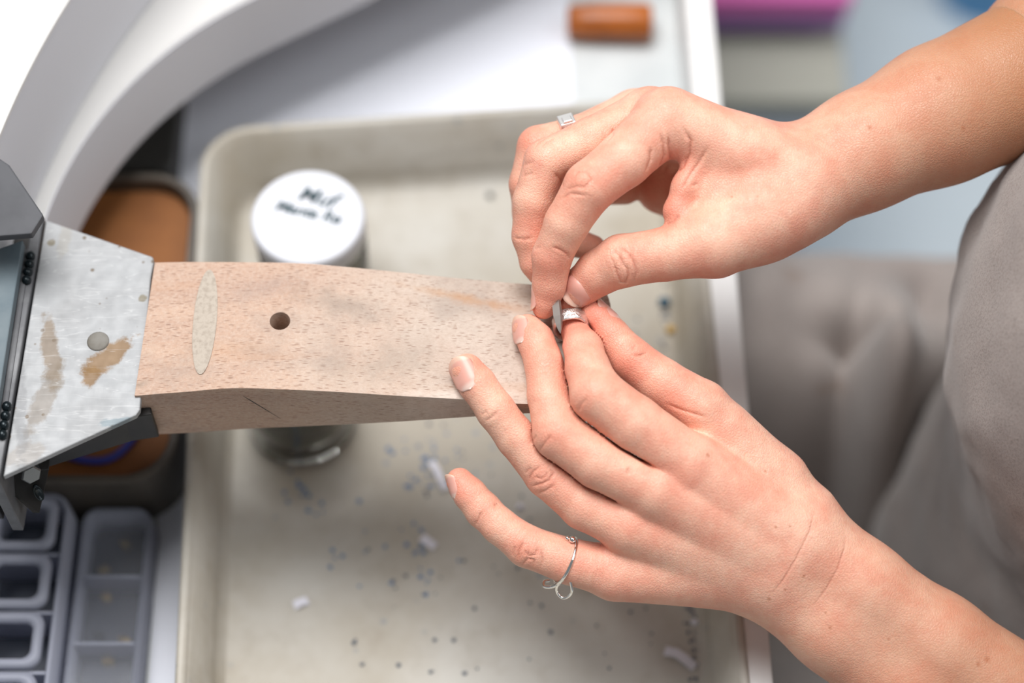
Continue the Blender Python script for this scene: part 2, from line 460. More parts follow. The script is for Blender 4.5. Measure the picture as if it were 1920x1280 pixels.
# ------------------------------------------------------------------ drawer
ZD = -13.6
rt0, rt1 = W(1335, 0, -9.5), W(1450, 1280, -9.5)
kx = (rt1[0]-rt0[0])/(rt1[1]-rt0[1])
def dr_x(y): return rt0[0] + kx*(y-rt0[1])
y0, y1 = -34.0, 46.0
drawer = tag(slab('drawer', [(-34, y0), (dr_x(y0)-1.36, y0), (dr_x(y1)-1.36, y1), (-34, y1)], ZD-.6, ZD, M['drawer_floor'], bench, 0), 'open pale drawer under the bench')
slab('side_wall', [(dr_x(y0)-1.35, y0), (dr_x(y0), y0), (dr_x(y1), y1), (dr_x(y1)-1.35, y1)], ZD-.6, -9.5, M['drawer'], drawer, .08)
slab('side_wall', [(-35.4, y0), (-34, y0), (-34, y1), (-35.4, y1)], ZD-.6, -9.5, M['drawer'], drawer, .08)
slab('back_wall', [(-35.4, y1), (dr_x(y1), y1), (dr_x(y1), y1+1.3), (-35.4, y1+1.3)], ZD-.6, -9.5, M['drawer'], drawer, .08)
slab('front_wall', [(-35.4, y0-1.3), (dr_x(y0), y0-1.3), (dr_x(y0), y0), (-35.4, y0)], ZD-.6, -9.5, M['drawer'], drawer, .08)

pl0, pl1, pr0 = W(330, 0, ZD), W(300, 1280, ZD), W(1057, 0, ZD)
paper = slab('paper_sheet', [(pl1[0]+.2, -26), (8.0, -26), (pr0[0]+.55, 14), (pr0[0], pr0[1]+12), (pl0[0], pl0[1]+12)], ZD, ZD+.06, M['paper'], None, 0)
tag(paper, 'large white sheet of paper lying under the beige tray', 'paper')

# ------------------------------------------------------------------ tray
ZT, ZR = ZD+.12, -9.4
A = W(384, 330, ZR); B = W(345, 1180, ZR); C = W(760, 213, ZR); Dp = W(1345, 900, ZR)
tx0, tx1, ty1, ty0 = (A[0]+B[0])/2, Dp[0]+.55, C[1]+.1, -30.0
tray = thing('beige_tray', 'shallow beige enamel tray with rounded corners, dusty and scratched', 'tray', ((tx0+tx1)/2, 0, ZD+.06))
TY = .036
def yaw(x, y):
    cx, cy = (tx0+tx1)/2, -3.0
    return (cx + (x-cx)*math.cos(TY) - (y-cy)*math.sin(TY), cy + (x-cx)*(math.sin(TY)+.05) + (y-cy)*math.cos(TY))
def rr(inset, z, r): return [yaw(x, y)+(z,) for x, y in rrect(tx0+inset, tx1-inset, ty0+inset, ty1-inset, r, 10)]
rings = [rr(.35, ZR-.12, 2.0), rr(.0, ZR-.2, 2.3), rr(-.02, ZR-.03, 2.3), rr(.12, ZR+.06, 2.2), rr(.34, ZR+.02, 2.0), rr(.45, ZR-.2, 1.9), rr(1.15, ZT+.45, 1.6), rr(1.24, ZT+.16, 1.55), rr(1.38, ZT+.03, 1.5), rr(1.6, ZT, 1.4), rr(2.4, ZT, .8)]
tr = loft('tray_shell', rings, M['tray'], tray, True, False, True)
rings = [rr(.34, ZR-.12, 2.0), rr(.6, ZR-.3, 1.9), rr(1.1, ZT+.6, 1.7), rr(1.55, ZT-.02, 1.3), rr(2.4, ZT-.05, .8)]
loft('tray_underside', rings, M['tray'], tray, True, False, True)

# ------------------------------------------------------------------ clutter in the drawer, left
def open_box(name, outline_fn, z0, z1, wall, mat, parent):
    r0, r1 = outline_fn(0), outline_fn(wall)
    P = lambda pts, z: [(x, y, z) for x, y in pts]
    return loft(name, [P(r0, z0), P(r0, z1-.1), P(outline_fn(.08), z1), P(outline_fn(wall-.08), z1), P(r1, z1-.1), P(r1, z0+.25)], mat, parent, False)
c0 = W(362, 520, -9.6); c1_ = W(300, 318, -9.6); c2_ = W(200, 905, -9.6)
bx0, bx1, by1, by0 = c0[0]-8.0, c0[0], c1_[1]-.15, c2_[1]
tin = thing('leather_lined_tin', 'dark rounded box lined with brown leather, behind the steel bracket', 'box', ((bx0+bx1)/2, (by0+by1)/2, ZD))
open_box('tin_body', lambda i: rrect(bx0+i, bx1-i, by0+i, by1-i, 2.4-min(i, 1), 10), ZD, -9.6, .42, M['box_dark'], tin)
ins = [(x, y) for x, y in rrect(bx0+.5, bx1-.5, by0+.5, by1-.5, 1.9, 10)]
slab('leather_lining', ins, ZD+.3, -10.5, M['brown'], tin, 0)
# blue rubber band lying in the tin
q = W(180, 800, -10.4)
band = tube('rubber_band', [(q[0]+2.0*math.cos(t)+.15*math.sin(3*t), q[1]+1.75*math.sin(t), -10.32) for t in np.linspace(0, 2*math.pi, 40, endpoint=False)], .17, M['blue_band'], None, 10, True)
tag(band, 'blue rubber band lying in the leather-lined box', 'rubber band')
# charcoal box further back
g0, g1 = W(322, 150, -11.5), W(326, 322, -11.5)
cb = thing('charcoal_case', 'charcoal plastic case in the shade under the bench edge', 'case', (g1[0]-5, g1[1]+6, ZD))
slab('case_base', rrect(g1[0]-12, g1[0]-.1, g1[1]+.2, g1[1]+14, .6, 4), ZD, -12.4, M['charcoal'], cb, .05)
slab('case_lid', rrect(g1[0]-12, g1[0]-.1, g1[1]+.2, g1[1]+14, .6, 4), -12.35, -11.5, M['charcoal'], cb, .1)

# plastic organisers
def organiser(name, label, x0, x1, ytop, n, cell, gap, z0, z1, r, lid):
    t = thing(name, label, 'organiser', ((x0+x1)/2, ytop-n*cell/2, z0), 'plastic organisers in the drawer')
    yb = ytop - n*cell - gap
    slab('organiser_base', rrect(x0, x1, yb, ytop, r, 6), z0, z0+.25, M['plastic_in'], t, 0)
    P = lambda pts, z: [(x, y, z) for x, y in pts]
    loft('outer_wall', [P(rrect(x0, x1, yb, ytop, r, 6), z0+.2), P(rrect(x0+.08, x1-.08, yb+.08, ytop-.08, r, 6), z1),
                        P(rrect(x0+.28, x1-.28, yb+.28, ytop-.28, r-.15, 6), z1), P(rrect(x0+.3, x1-.3, yb+.3, ytop-.3, r-.15, 6), z0+.25)], M['plastic'], t, True, False, False)
    for i in range(1, n):
        y = ytop - gap/2 - i*cell
        box('divider', ((x0+x1)/2, y, (z0+z1)/2), (x1-x0-.6, .14, z1-z0-.2), M['plastic'], t, .03)
    if lid:
        for i in range(n):
            y1_ = ytop - gap/2 - i*cell - .12; y0_ = y1_ - cell + .24
            fr = [P(rrect(x0+.35, x1-.55, y0_, y1_, .55, 6), z1-.05), P(rrect(x0+.35, x1-.55, y0_, y1_, .55, 6), z1+.3),
                  P(rrect(x0+.75, x1-.95, y0_+.35, y1_-.35, .4, 6), z1+.3), P(rrect(x0+.8, x1-1.0, y0_+.4, y1_-.4, .4, 6), z1-.05)]
            loft('flip_lid', fr, M['plastic'], t, True, False, False)
    else:
        slab('clear_lid', rrect(x0+.1, x1-.1, yb+.1, ytop-.1, r, 6), z1, z1+.12, M['clear'], t, .03)
    return t
w0, w1 = W(0, 925, -10.4), W(140, 925, -10.4)
organiser('pill_organiser', 'tall frosted plastic organiser with flip lids at lower left corner', w0[0]-.6, w1[0]-.1, W(100, 918, -10.4)[1], 5, 2.7, .5, ZD, -10.6, .9, True)
w2, w3 = W(150, 960, -11.6), W(292, 960, -11.6)
organiser('bead_organiser', 'low clear plastic organiser of findings beside the tray', w1[0]+.1, w3[0]-.1, W(220, 948, -11.6)[1], 4, 3.1, .4, ZD, -11.7, .7, False)
def nugget(name, p, s, mat, label, cat, group, seed):
    r = np.random.default_rng(seed); bm = bmesh.new(); bmesh.ops.create_icosphere(bm, subdivisions=1, radius=1)
    vs = [(np.array(v_.co)*np.array(s)*(1+.25*r.uniform(-1, 1)) + np.array(p)) for v_ in bm.verts]
    fs = [[v_.index for v_ in f_.verts] for f_ in bm.faces]; bm.free()
    return tag(obj(name, vs, fs, mat, None, False), label, cat, group)
for i in range(12):
    x = rng.uniform(w1[0]+.6, w3[0]-.7); y = W(220, 948, -11.6)[1] - rng.uniform(.7, 11.5)
    nugget('metal_finding', (x, y, ZD+.45), (.32, .22, .17), M['gold_bits' if i % 3 else 'dark_bits'], 'small metal finding inside the low clear organiser', 'finding', 'findings in the low organiser', i)

# ------------------------------------------------------------------ jars
lz = -6.6
lc = W(577, 405, lz)
lr = 107.5/F*(D - w2v(lc)[2])
jar = thing('lidded_jar', 'glass jar with a white lid marked in dark ink, standing in the tray', 'jar', (lc[0], lc[1], ZT))
lathe('jar_glass', [(lr*.9, ZT+.02), (lr*.97, ZT+.25), (lr*.98, lz-1.6), (lr*.9, lz-1.2), (lr*.9, lz-.3), (lr*.84, lz-.3), (lr*.84, lz-1.3), (lr*.9, lz-1.7), (lr*.9, ZT+.5), (lr*.8, ZT+.3)], (lc[0], lc[1], 0), M['glass'], jar)
lathe('jar_lid', [(lr*.99, lz-1.3), (lr, lz-.25), (lr*.975, lz-.08), (lr*.93, lz), (lr*.86, lz), (lr*.84, lz-.05), (lr*.3, lz-.05)], (lc[0], lc[1], 0), M['lid'], jar)
lathe('jar_contents', [(lr*.8, ZT+.32), (lr*.88, ZT+.6), (lr*.88, ZT+2.0), (lr*.5, ZT+2.2)], (lc[0], lc[1], 0), M['grit'], jar)
def text(name, s, px, size, rot, z, parent):
    c = bpy.data.curves.new(name, 'FONT'); c.body = s; c.size = size*S; c.align_x = 'CENTER'; c.align_y = 'CENTER'; c.extrude = .00008; c.shear = .25; c.offset = .00025
    o = bpy.data.objects.new(name, c); COL.objects.link(o)
    dg = bpy.context.evaluated_depsgraph_get(); dg.update()
    me = bpy.data.meshes.new_from_object(o.evaluated_get(dg)); bpy.data.objects.remove(o)
    me.materials.clear(); me.materials.append(M['ink'])
    o = bpy.data.objects.new(name, me); COL.objects.link(o)
    p = W(px[0], px[1], z); o.matrix_world = Matrix.Translation(Vector(p*S)) @ Matrix.Rotation(rot, 4, 'Z')
    bpy.context.view_layer.update(); mw = o.matrix_world.copy(); o.parent = parent; o.matrix_parent_inverse = parent.matrix_world.inverted(); o.matrix_world = mw
    return o
text('ink_writing', 'Muf', (594, 370), 1.15, -.30, lz-.04, jar)
text('ink_writing', 'Manta Re', (577, 398), .8, -.26, lz-.04, jar)

gc = W(566, 783, ZT); gr = 104/F*(D - w2v(gc)[2])
dish = thing('grit_jar', 'open glass jar of grey grit half hidden under the wooden pin', 'jar', gc)
gz = ZT+.02
lathe('jar_glass', [(gr*.9, gz), (gr, gz+.2), (gr, gz+4.2), (gr*.97, gz+4.4), (gr*.92, gz+4.2), (gr*.92, gz+.5), (gr*.8, gz+.3)], (gc[0], gc[1], 0), M['glass'], dish)
lathe('jar_grit', [(gr*.82, gz+.32), (gr*.9, gz+.55), (gr*.9, gz+1.7), (gr*.6, gz+2.0), (gr*.1, gz+2.1)], (gc[0], gc[1], 0), M['grit'], dish)

# ------------------------------------------------------------------ debris in the tray
def scrap(pts, wd, label, seed):
    r = np.random.default_rng(seed); P = [W(x, y, ZT+.06) for x, y in pts]; v = []
    n = len(P)
    for i, p in enumerate(P):
        t = P[min(i+1, n-1)] - P[max(i-1, 0)]; t /= np.linalg.norm(t); s = np.array([-t[1], t[0], 0])
        for q_, z in ((-1, 0), (1, .0), (1, .05), (-1, .05)):
            v.append(p + s*wd*q_*(.85+.3*r.random()) + np.array([0, 0, z + .12*math.sin(math.pi*i/(n-1))]))
    fcs = [(0, 1, 2, 3), tuple((n-1)*4+k for k in (3, 2, 1, 0))]
    for i in range(n-1):
        for k in range(4): fcs.append((i*4+k, i*4+(k+1) % 4, (i+1)*4+(k+1) % 4, (i+1)*4+k))
    return tag(obj('paper_scrap', v, fcs, M['scrap']), label, 'scrap', 'white scraps in the tray')
scrap([(808, 866), (818, 882), (826, 900), (836, 918)], .16, 'long curled white scrap in the tray just left of the little fingertip', 1)
scrap([(790, 1008), (803, 1018), (816, 1026)], .21, 'short white scrap in the tray below the little fingertip', 2)
scrap([(551, 1136), (564, 1131), (577, 1125)], .2, 'white scrap alone on the lower left of the tray floor', 3)
scrap([(1246, 1220), (1268, 1226), (1285, 1238), (1302, 1252)], .19, 'curved white scrap in the tray under the left wrist', 4)
scrap([(970, 948), (976, 951), (982, 953)], .12, 'tiny white scrap on the tray between ring and little finger', 5)
def bead(name, px, r, mat, label, cat):
    p = W(px[0], px[1], ZT); bm = bmesh.new(); bmesh.ops.create_icosphere(bm, subdivisions=2, radius=1)
    vs = [(v_.co.x*r*1.1+p[0], v_.co.y*r+p[1], ZT+r*.8+v_.co.z*r*.8) for v_ in bm.verts]; fs = [[v_.index for v_ in f_.verts] for f_ in bm.faces]; bm.free()
    return tag(obj(name, vs, fs, mat, None, True), label, cat)
bead('blue_stone', (1245, 570), .27, M['blue_stone'], 'dark blue bead lying by the right wall of the tray', 'bead')
bead('ochre_bead', (1257, 621), .22, M['ochre'], 'small ochre bead below the dark blue one in the tray', 'bead')
bead('white_bead', (1302, 1168), .16, M['scrap'], 'tiny white bead in the tray corner under the left wrist', 'bead')
bead('dark_bead', (919, 368), .16, M['dark_bits'], 'single dark speck on the tray floor left of the upper hand', 'bead')
# uncountable filings and wax dust
def dust(name, n, mat, fn, r0, r1, label):
    v, fcs = [], []
    for i in range(n):
        p = fn(); r = rng.uniform(r0, r1); k = len(v); a = rng.uniform(0, 6.28)
        for j in range(5):
            th = a + 2*math.pi*j/5; q_ = r*rng.uniform(.7, 1.2)
            v.append((p[0]+q_*math.cos(th), p[1]+q_*math.sin(th), ZT+.012))
        v.append((p[0], p[1], ZT+.012+r*.5))
        for j in range(5): fcs.append((k+j, k+(j+1) % 5, k+5))
        fcs.append((k+4, k+3, k+2, k+1, k))
    return tag(obj(name, v, fcs, mat), label, 'filings', kind='stuff')
def blue_spot():
    c = [(800, 860), (790, 905), (640, 985), (570, 930), (680, 1070), (760, 1010), (800, 1070), (820, 870)][rng.integers(8)]
    return W(c[0]+rng.normal(0, 38), c[1]+rng.normal(0, 30), ZT)
dust('wax_dust', 70, M['blue_dust'], blue_spot, .06, .16, 'blue wax dust scattered over the tray floor')
def dark_spot():
    if rng.random() < .55:
        y = rng.uniform(530, 1280); x = 1243 + (y-530)*.085 + rng.normal(0, 7)
        return W(x, y, ZT)
    return W(rng.uniform(640, 1240), rng.uniform(560, 1270), ZT)
dust('metal_filings', 260, M['filings'], dark_spot, .04, .13, 'dark metal filings gathered along the right side of the tray')

# ------------------------------------------------------------------ handle, cabinet, purple box
ha, hb = W(1064, 40, ZD+.9), W(1222, 42, ZD+.9)
hd = (hb-ha)/np.linalg.norm(hb-ha); hw = np.array([-hd[1], hd[0], 0])
L = np.linalg.norm(hb-ha)
tool = thing('file_handle', 'varnished orange wooden tool handle lying at the back of the drawer', 'tool', (ha+hb)/2 - np.array([0, 0, .9]))
rings = []
for s_, r in ((-.02, .3), (0, .72), (.15, .84), (L*.3, .95), (L*.7, .98), (L-.3, .98), (L-.08, .92), (L, .75), (L+.02, .3)):
    c = ha + hd*s_
    rings.append([c + hw*r*math.cos(t) + np.array([0, 0, r*math.sin(t)]) for t in np.linspace(0, 2*math.pi, 28, endpoint=False)])
loft('grip', rings, M['handle'], tool)

zc = -40.0
k0, k1, k2 = W(1330, 165, zc), W(1575, 150, zc), W(1600, 0, zc)
cab = thing('low_cabinet', 'low grey cabinet with pale front standing behind the drawer', 'cabinet', (k1[0]-14, k0[1]+18, fz))
box('cabinet_top', (k1[0]-14, k0[1]+17, zc-1), (29, 36, 2), M['cabinet'], cab, .3)
box('cabinet_body', (k1[0]-14, k0[1]+17.6, (zc-2+fz)/2), (27.6, 34, zc-2-fz), M['cabinet_f'], cab, .2)
pb0, pb1 = W(1342, 84, zc), W(1592, 82, zc)
pw = pb1[0]-pb0[0]+6
pbx = thing('purple_box', 'purple plastic box with a pink lid on the low cabinet', 'box', (pb1[0]-pw/2, pb0[1]+6, zc))
slab('box_foot', rrect(pb1[0]-pw+1, pb1[0]-2.0, pb0[1]+1.6, pb0[1]+12, .5, 4), zc, zc+1.5, M['charcoal'], pbx, 0)  # added dark inset standing in for the shadow gap under the box
slab('box_body', rrect(pb1[0]-pw, pb1[0]-.5, pb0[1], pb0[1]+13, .8, 5), zc+1.5, zc+3.4, M['purple'], pbx, .15)
slab('box_lid', rrect(pb1[0]-pw-.2, pb1[0]-.3, pb0[1]-.2, pb0[1]+13.2, .9, 5), zc+3.4, zc+5.0, M['pink'], pbx, .2)
bt = W(1908, -105, -60)
bl = thing('blue_bin', 'blue plastic bin on the floor behind the right forearm', 'bin', (bt[0], bt[1]+6, fz))
lathe('bin_body', [(4, 0), (5, 10), (5.2, 10), (4.8, 9.6), (3.8, .4)], (bt[0], bt[1]+5, fz), M['blue_tool'], bl, 32)

# ================================================================== bench pin
ST = [  # x px, y back top, y front top, y front bottom, height of the top
    (290, 492, 742, 815, .0), (345, 491, 735, 811, .12), (440, 491, 727.5, 804, .28), (560, 493, 731, 799, .25), (650, 500, 735.5, 795, .15),
    (750, 510, 742, 790, .0), (870, 522, 748.5, 782, -.2), (985, 532, 757, 775, -.38), (1060, 537, 750, 772, -.46), (1110, 541, 728, 748, -.5), (1136, 549, 700, 720, -.54), (1145, 572, 660, 680, -.58)]
_ST = np.array(ST, float); _k = np.linspace(0, len(ST)-1, 56)
def _cat(col, t):
    i = int(min(t, len(ST)-1.0001)); f_ = t-i; P = [_ST[min(max(i+k, 0), len(ST)-1), col] for k in (-1, 0, 1, 2)]
    return .5*(2*P[1]+(P[2]-P[0])*f_+(2*P[0]-5*P[1]+4*P[2]-P[3])*f_**2+(3*P[1]-P[0]-3*P[2]+P[3])*f_**3)
ST = [tuple(_cat(c, t) for c in range(5)) for t in _k]
topb, topf, botb, botf = [], [], [], []
for i, (x, yb, yf, yfb, z) in enumerate(ST):
    pf = W(x - 38*max(0, 1-(x-290)/60), yf, z); pb = W(x, yb, z)
    bb, dd = None, None
    best = min(np.linspace(-4, -.8, 641), key=lambda zz: abs(640 - np.dot(np.array([pf[0], pf[1], zz]), U_)*F/(D-np.dot(np.array([pf[0], pf[1], zz]), T_)) - yfb))
    topf.append(pf); topb.append(pb); botf.append(np.array([pf[0], pf[1], best])); botb.append(np.array([pb[0], pb[1], best]))
botf[0][0] += .35; botb[0][0] += .35
n = len(ST); v = topf + topb + botf + botb; fcs = []
for i in range(n-1):
    fcs += [(i, i+1, n+i+1, n+i), (2*n+i, 3*n+i, 3*n+i+1, 2*n+i+1), (i, 2*n+i, 2*n+i+1, i+1), (n+i, n+i+1, 3*n+i+1, 3*n+i)]
fcs += [(0, n, 3*n, 2*n), (n-1, 3*n-1, 4*n-1, 2*n-1)]
pin = thing('bench_pin', 'wedge-shaped beech wood bench pin with a drilled hole', 'bench pin', (-5, 0, -3))
body = obj('pin_block', v, fcs, M['wood'], pin)
hc = W(525, 602, .25)
cut = lathe('cutter', [(.405, -6), (.405, 3)], (hc[0], hc[1], 0), None, None, 40)
m = body.modifiers.new('hole', 'BOOLEAN'); m.operation = 'DIFFERENCE'; m.object = cut; m.solver = 'EXACT'
bake(body); cme = cut.data; bpy.data.objects.remove(cut); bpy.data.meshes.remove(cme)
if not body.data.materials: body.data.materials.append(M['wood'])
bevel(body, .07, 3, .5)
e0, e1 = W(393, 507, .16), W(376, 703, .16)
ec = (e0+e1)/2; ea = (e1-e0)/2; ew = 22.5/F*D
rings = []
ed = ea/np.linalg.norm(ea); es = np.array([ed[1], -ed[0], 0])
def pin_z(x): return np.interp(x, [p[0] for p in topb], [p[2] for p in topb])
for sc, dz in ((1, -.25), (1, .012), (.96, .022), (.4, .022)):
    ring = []
    for t in np.linspace(0, 2*math.pi, 48, endpoint=False):
        p = ec + ea*math.cos(t)*sc + es*ew*math.sin(t)*sc
        ring.append((p[0], p[1], pin_z(p[0]) + dz))
    rings.append(ring)
ca, cb_ = np.array([-10.6, topf[12][1]-.012, -.35]), np.array([-9.3, topf[14][1]-.012, -2.2])
cd = cb_-ca; ck = []
for f_, w__ in ((0, .004), (.25, .022), (.6, .016), (1, .004)):
    p = ca + cd*f_; p[1] = np.interp(p[0], [q_[0] for q_ in topf], [q_[1] for q_ in topf])
    ck.append([p + np.array([w__, -.006, w__*.7]), p + np.array([-w__, -.006, -w__*.7]), p + np.array([-w__, .05, -w__*.7]), p + np.array([w__, .05, w__*.7])])
tag(loft('saw_nick', ck, M['charcoal'], pin, False), 'thin dark nick in the near side of the wood')
tag(loft('filled_slot', rings, M['filler'], pin, False), 'pale filled oval slot across the wood')

# ================================================================== steel bracket
br = thing('steel_bracket', 'steel bracket with light top plate clamping the wooden pin to the bench', 'bracket', (-18, 0, -5))
zp = -.12
pl = [W(x, y, zp) for x, y in ((86, 412), (286, 481), (289, 489), (283, 520), (262, 768), (255, 778), (6, 893))]
slab('top_plate', [(p[0], p[1]) for p in pl], zp-.3, zp, M['steel'], br, .05)
# dark upright flange along the left edge of the plate
def wall(name, a, b, z0, z1, th, mat, bev=.05):
    a, b = np.asarray(a, float)[:2], np.asarray(b, float)[:2]; t = (b-a)/np.linalg.norm(b-a); s_ = np.array([-t[1], t[0]])*th
    return slab(name, [a, b, b+s_, a+s_], z0, z1, mat, br, bev)
wall('back_flange', W(84, 410, zp), W(0, 905, zp), -4.5, zp+.2, -.45, M['mid_steel'])
wall('channel', W(68, 430, zp-.8), W(-30, 900, zp-.8), -4.5, zp-.9, -.9, M['black_steel'])
lug = [W(x, y, 2.9) for x, y in ((-70, 270), (-4, 296), (18, 311), (82, 405), (60, 440), (-70, 450))]
slab('side_lug', [(p[0], p[1]) for p in lug], 2.62, 3.0, M['dark_steel'], br, .06)
cpl = [W(x, y, .9) for x, y in ((-80, 490), (42, 447), (-12, 800), (-80, 800))]
slab('clamp_plate', [(p[0], p[1]) for p in cpl], .3, .8, M['blue_steel'], br, .05)
cpl2 = [W(x, y, .2) for x, y in ((-80, 500), (58, 462), (8, 800), (-80, 800))]
slab('clamp_body', [(p[0], p[1]) for p in cpl2], -3.5, .15, M['mid_steel'], br, .08)
for k, (xa, ya, xb, yb_) in enumerate(((57, 480, 50, 525), (13, 762, 5, 815))):
    P0, P1 = W(xa, ya, .15), W(xb, yb_, .15)
    for j in range(4):
        p = P0 + (P1-P0)*j/3; bm = bmesh.new(); bmesh.ops.create_icosphere(bm, subdivisions=2, radius=1)
        vs = [(v_.co.x*.2+p[0], v_.co.y*.22+p[1], v_.co.z*.22+p[2]) for v_ in bm.verts]; fs = [[v_.index for v_ in f_.verts] for f_ in bm.faces]; bm.free()
        obj('weld_bead', vs, fs, M['weld'], br, True)
# round boss and smaller rivet heads on the plate
for x, y, r in ((184, 640, .44),):
    p = W(x, y, zp); lathe('rivet', [(r, -.05), (r, .02), (r*.85, .06), (r*.3, .07)], (p[0], p[1], zp), M['dull'], br, 28)
# black carrier under the plate and triangular gusset with hole and nut
cr = [W(x, y, -2.0) for x, y in ((100, 500), (268, 520), (286, 760), (292, 798), (240, 806), (0, 880))]
slab('carrier_block', [(p[0], p[1]) for p in cr], -3.0, -1.0, M['black_steel'], br, .06)
gp0 = W(-40, 905, -1.5); gp = [W(x, y, -3.0) for x, y in ((-60, 905), (10, 900), (72, 960), (80, 880), (-60, 860))]
yg = gp[1][1]
gus_pts = [VW(-10, 885, 1.2), VW(92, 880, .6), VW(74, 962, .2), (VW(62, 962, .2)), VW(0, 906, 1.0)]
gus_back = [p + np.array([.0, .5, .05]) for p in gus_pts]
vv, ff = prism(gus_pts, gus_back); gus = obj('gusset', vv, ff, M['black_steel'], br); bevel(gus, .03)
hp = VW(72, 923, .75)
rings = []
u_, w_, ax = frame_of(T_*.6 + np.array([.55, -.6, 0]))
for r, off in ((.0001, .02), (.26, .02), (.26, .06), (.32, .06), (.32, -.05)):
    rings.append([hp + ax*off + u_*r*math.cos(t)*.55 + w_*r*math.sin(t)*1.25 for t in np.linspace(0, 2*math.pi, 24, endpoint=False)])
loft('gusset_hole', rings, M['weld'], br)
np_ = VW(56, 885, 1.0)
rings = []
for r, off in ((.42, -.2), (.42, .2), (.36, .26), (.18, .26)):
    rings.append([np_ + ax*off + u_*r*math.cos(t) + w_*r*math.sin(t) for t in np.linspace(0, 2*math.pi, 6, endpoint=False)])
loft('nut', rings, M['brass'], br, False)

# ================================================================== implicit-surface body
def smin(a, b, k):
    h = np.maximum(k - np.abs(a-b), 0)/k
    return np.minimum(a, b) - h*h*k*.25
class Vox:
    def __init__(s, lo, hi, h):
        s.lo = np.asarray(lo, float); s.h = h
        s.n = np.ceil((np.asarray(hi)-s.lo)/h).astype(int)+1
        s.ax = [s.lo[i] + h*np.arange(s.n[i]) for i in range(3)]
    def new(s): return np.full(s.n, 2.0, np.float32)
    def sl(s, lo, hi):
        a = np.clip(np.floor((np.asarray(lo)-s.lo)/s.h).astype(int), 0, s.n); b = np.clip(np.ceil((np.asarray(hi)-s.lo)/s.h).astype(int)+1, 0, s.n)
        return tuple(slice(int(a[i]), int(b[i])) for i in range(3))
    def cone(s, G, a, b, ra, rb, k):
        m = max(ra, rb) + k + .5
        sl = s.sl(np.minimum(a, b)-m, np.maximum(a, b)+m)
        X, Y, Z = (s.ax[0][sl[0]][:, None, None].astype(np.float32), s.ax[1][sl[1]][None, :, None].astype(np.float32), s.ax[2][sl[2]][None, None, :].astype(np.float32))
        if X.size*Y.size*Z.size == 0: return
        ba = b-a; bb = float(ba@ba)+1e-9
        t = np.clip(((X-a[0])*ba[0] + (Y-a[1])*ba[1] + (Z-a[2])*ba[2])/bb, 0, 1)
        d = np.sqrt((X-a[0]-t*ba[0])**2 + (Y-a[1]-t*ba[1])**2 + (Z-a[2]-t*ba[2])**2) - (ra + (rb-ra)*t)
        G[sl] = smin(G[sl], d.astype(np.float32), k)
    def ell(s, G, c, r, k):
        r = np.asarray(r, float); m = r + k + .5; sl = s.sl(c-m, c+m)
        X, Y, Z = (s.ax[0][sl[0]][:, None, None], s.ax[1][sl[1]][None, :, None], s.ax[2][sl[2]][None, None, :])
        q_ = np.sqrt(((X-c[0])/r[0])**2 + ((Y-c[1])/r[1])**2 + ((Z-c[2])/r[2])**2)
        G[sl] = smin(G[sl], ((q_-1)*r.min()).astype(np.float32), k)
def surface_nets(Fd, lo, h):
    ins = Fd < 0
    nx, ny, nz = Fd.shape
    c = np.zeros((nx-1, ny-1, nz-1), np.uint8)
    for dx in (0, 1):
        for dy in (0, 1):
            for dz in (0, 1):
                c += ins[dx:nx-1+dx, dy:ny-1+dy, dz:nz-1+dz]
    act = (c > 0) & (c < 8)
    I = np.argwhere(act)
    idx = np.full(act.shape, -1, np.int64); idx[act] = np.arange(len(I))
    acc = np.zeros((len(I), 3)); cnt = np.zeros(len(I))
    cor = [(dx, dy, dz) for dx in (0, 1) for dy in (0, 1) for dz in (0, 1)]
    val = {q_: Fd[I[:, 0]+q_[0], I[:, 1]+q_[1], I[:, 2]+q_[2]].astype(float) for q_ in cor}
    for p in cor:
        for axn in range(3):
            if p[axn] == 0:
                q_ = list(p); q_[axn] = 1; q_ = tuple(q_)
                a, b = val[p], val[q_]; x = (a < 0) != (b < 0)
                t = np.where(x, a/np.where(x, a-b, 1), 0)
                pos = np.tile(np.array(p, float), (len(I), 1)); pos[:, axn] += t
                acc += pos*x[:, None]; cnt += x
    verts = lo + h*(I + acc/cnt[:, None])
    quads = []
    for axn in range(3):
        sl0 = [slice(None)]*3; sl1 = [slice(None)]*3
        sl0[axn] = slice(0, -1); sl1[axn] = slice(1, None)
        a = ins[tuple(sl0)]; b = ins[tuple(sl1)]
        E = np.argwhere(a != b)
        u, w = (axn+1) % 3, (axn+2) % 3
        ok = (E[:, u] > 0) & (E[:, w] > 0) & (E[:, u] < act.shape[u]) & (E[:, w] < act.shape[w])
        E = E[ok]
        fl = a[tuple(E.T)]
        def cell(du, dw):
            q_ = E.copy(); q_[:, u] += du; q_[:, w] += dw; return idx[tuple(q_.T)]
        Q = np.stack([cell(-1, -1), cell(0, -1), cell(0, 0), cell(-1, 0)], 1)
        Q[~fl] = Q[~fl][:, ::-1]
        quads.append(Q)
    return verts, np.concatenate(quads)
def lap(verts, quads, it, lam=.5):
    e = np.concatenate([quads[:, [0, 1]], quads[:, [1, 2]], quads[:, [2, 3]], quads[:, [3, 0]]])
    n = len(verts); deg = np.bincount(e[:, 0], minlength=n)
    for k in range(it):
        nb = np.stack([np.bincount(e[:, 0], weights=verts[e[:, 1], i], minlength=n) for i in range(3)], 1)/np.maximum(deg, 1)[:, None]
        verts = verts + lam*(nb-verts)
    return verts

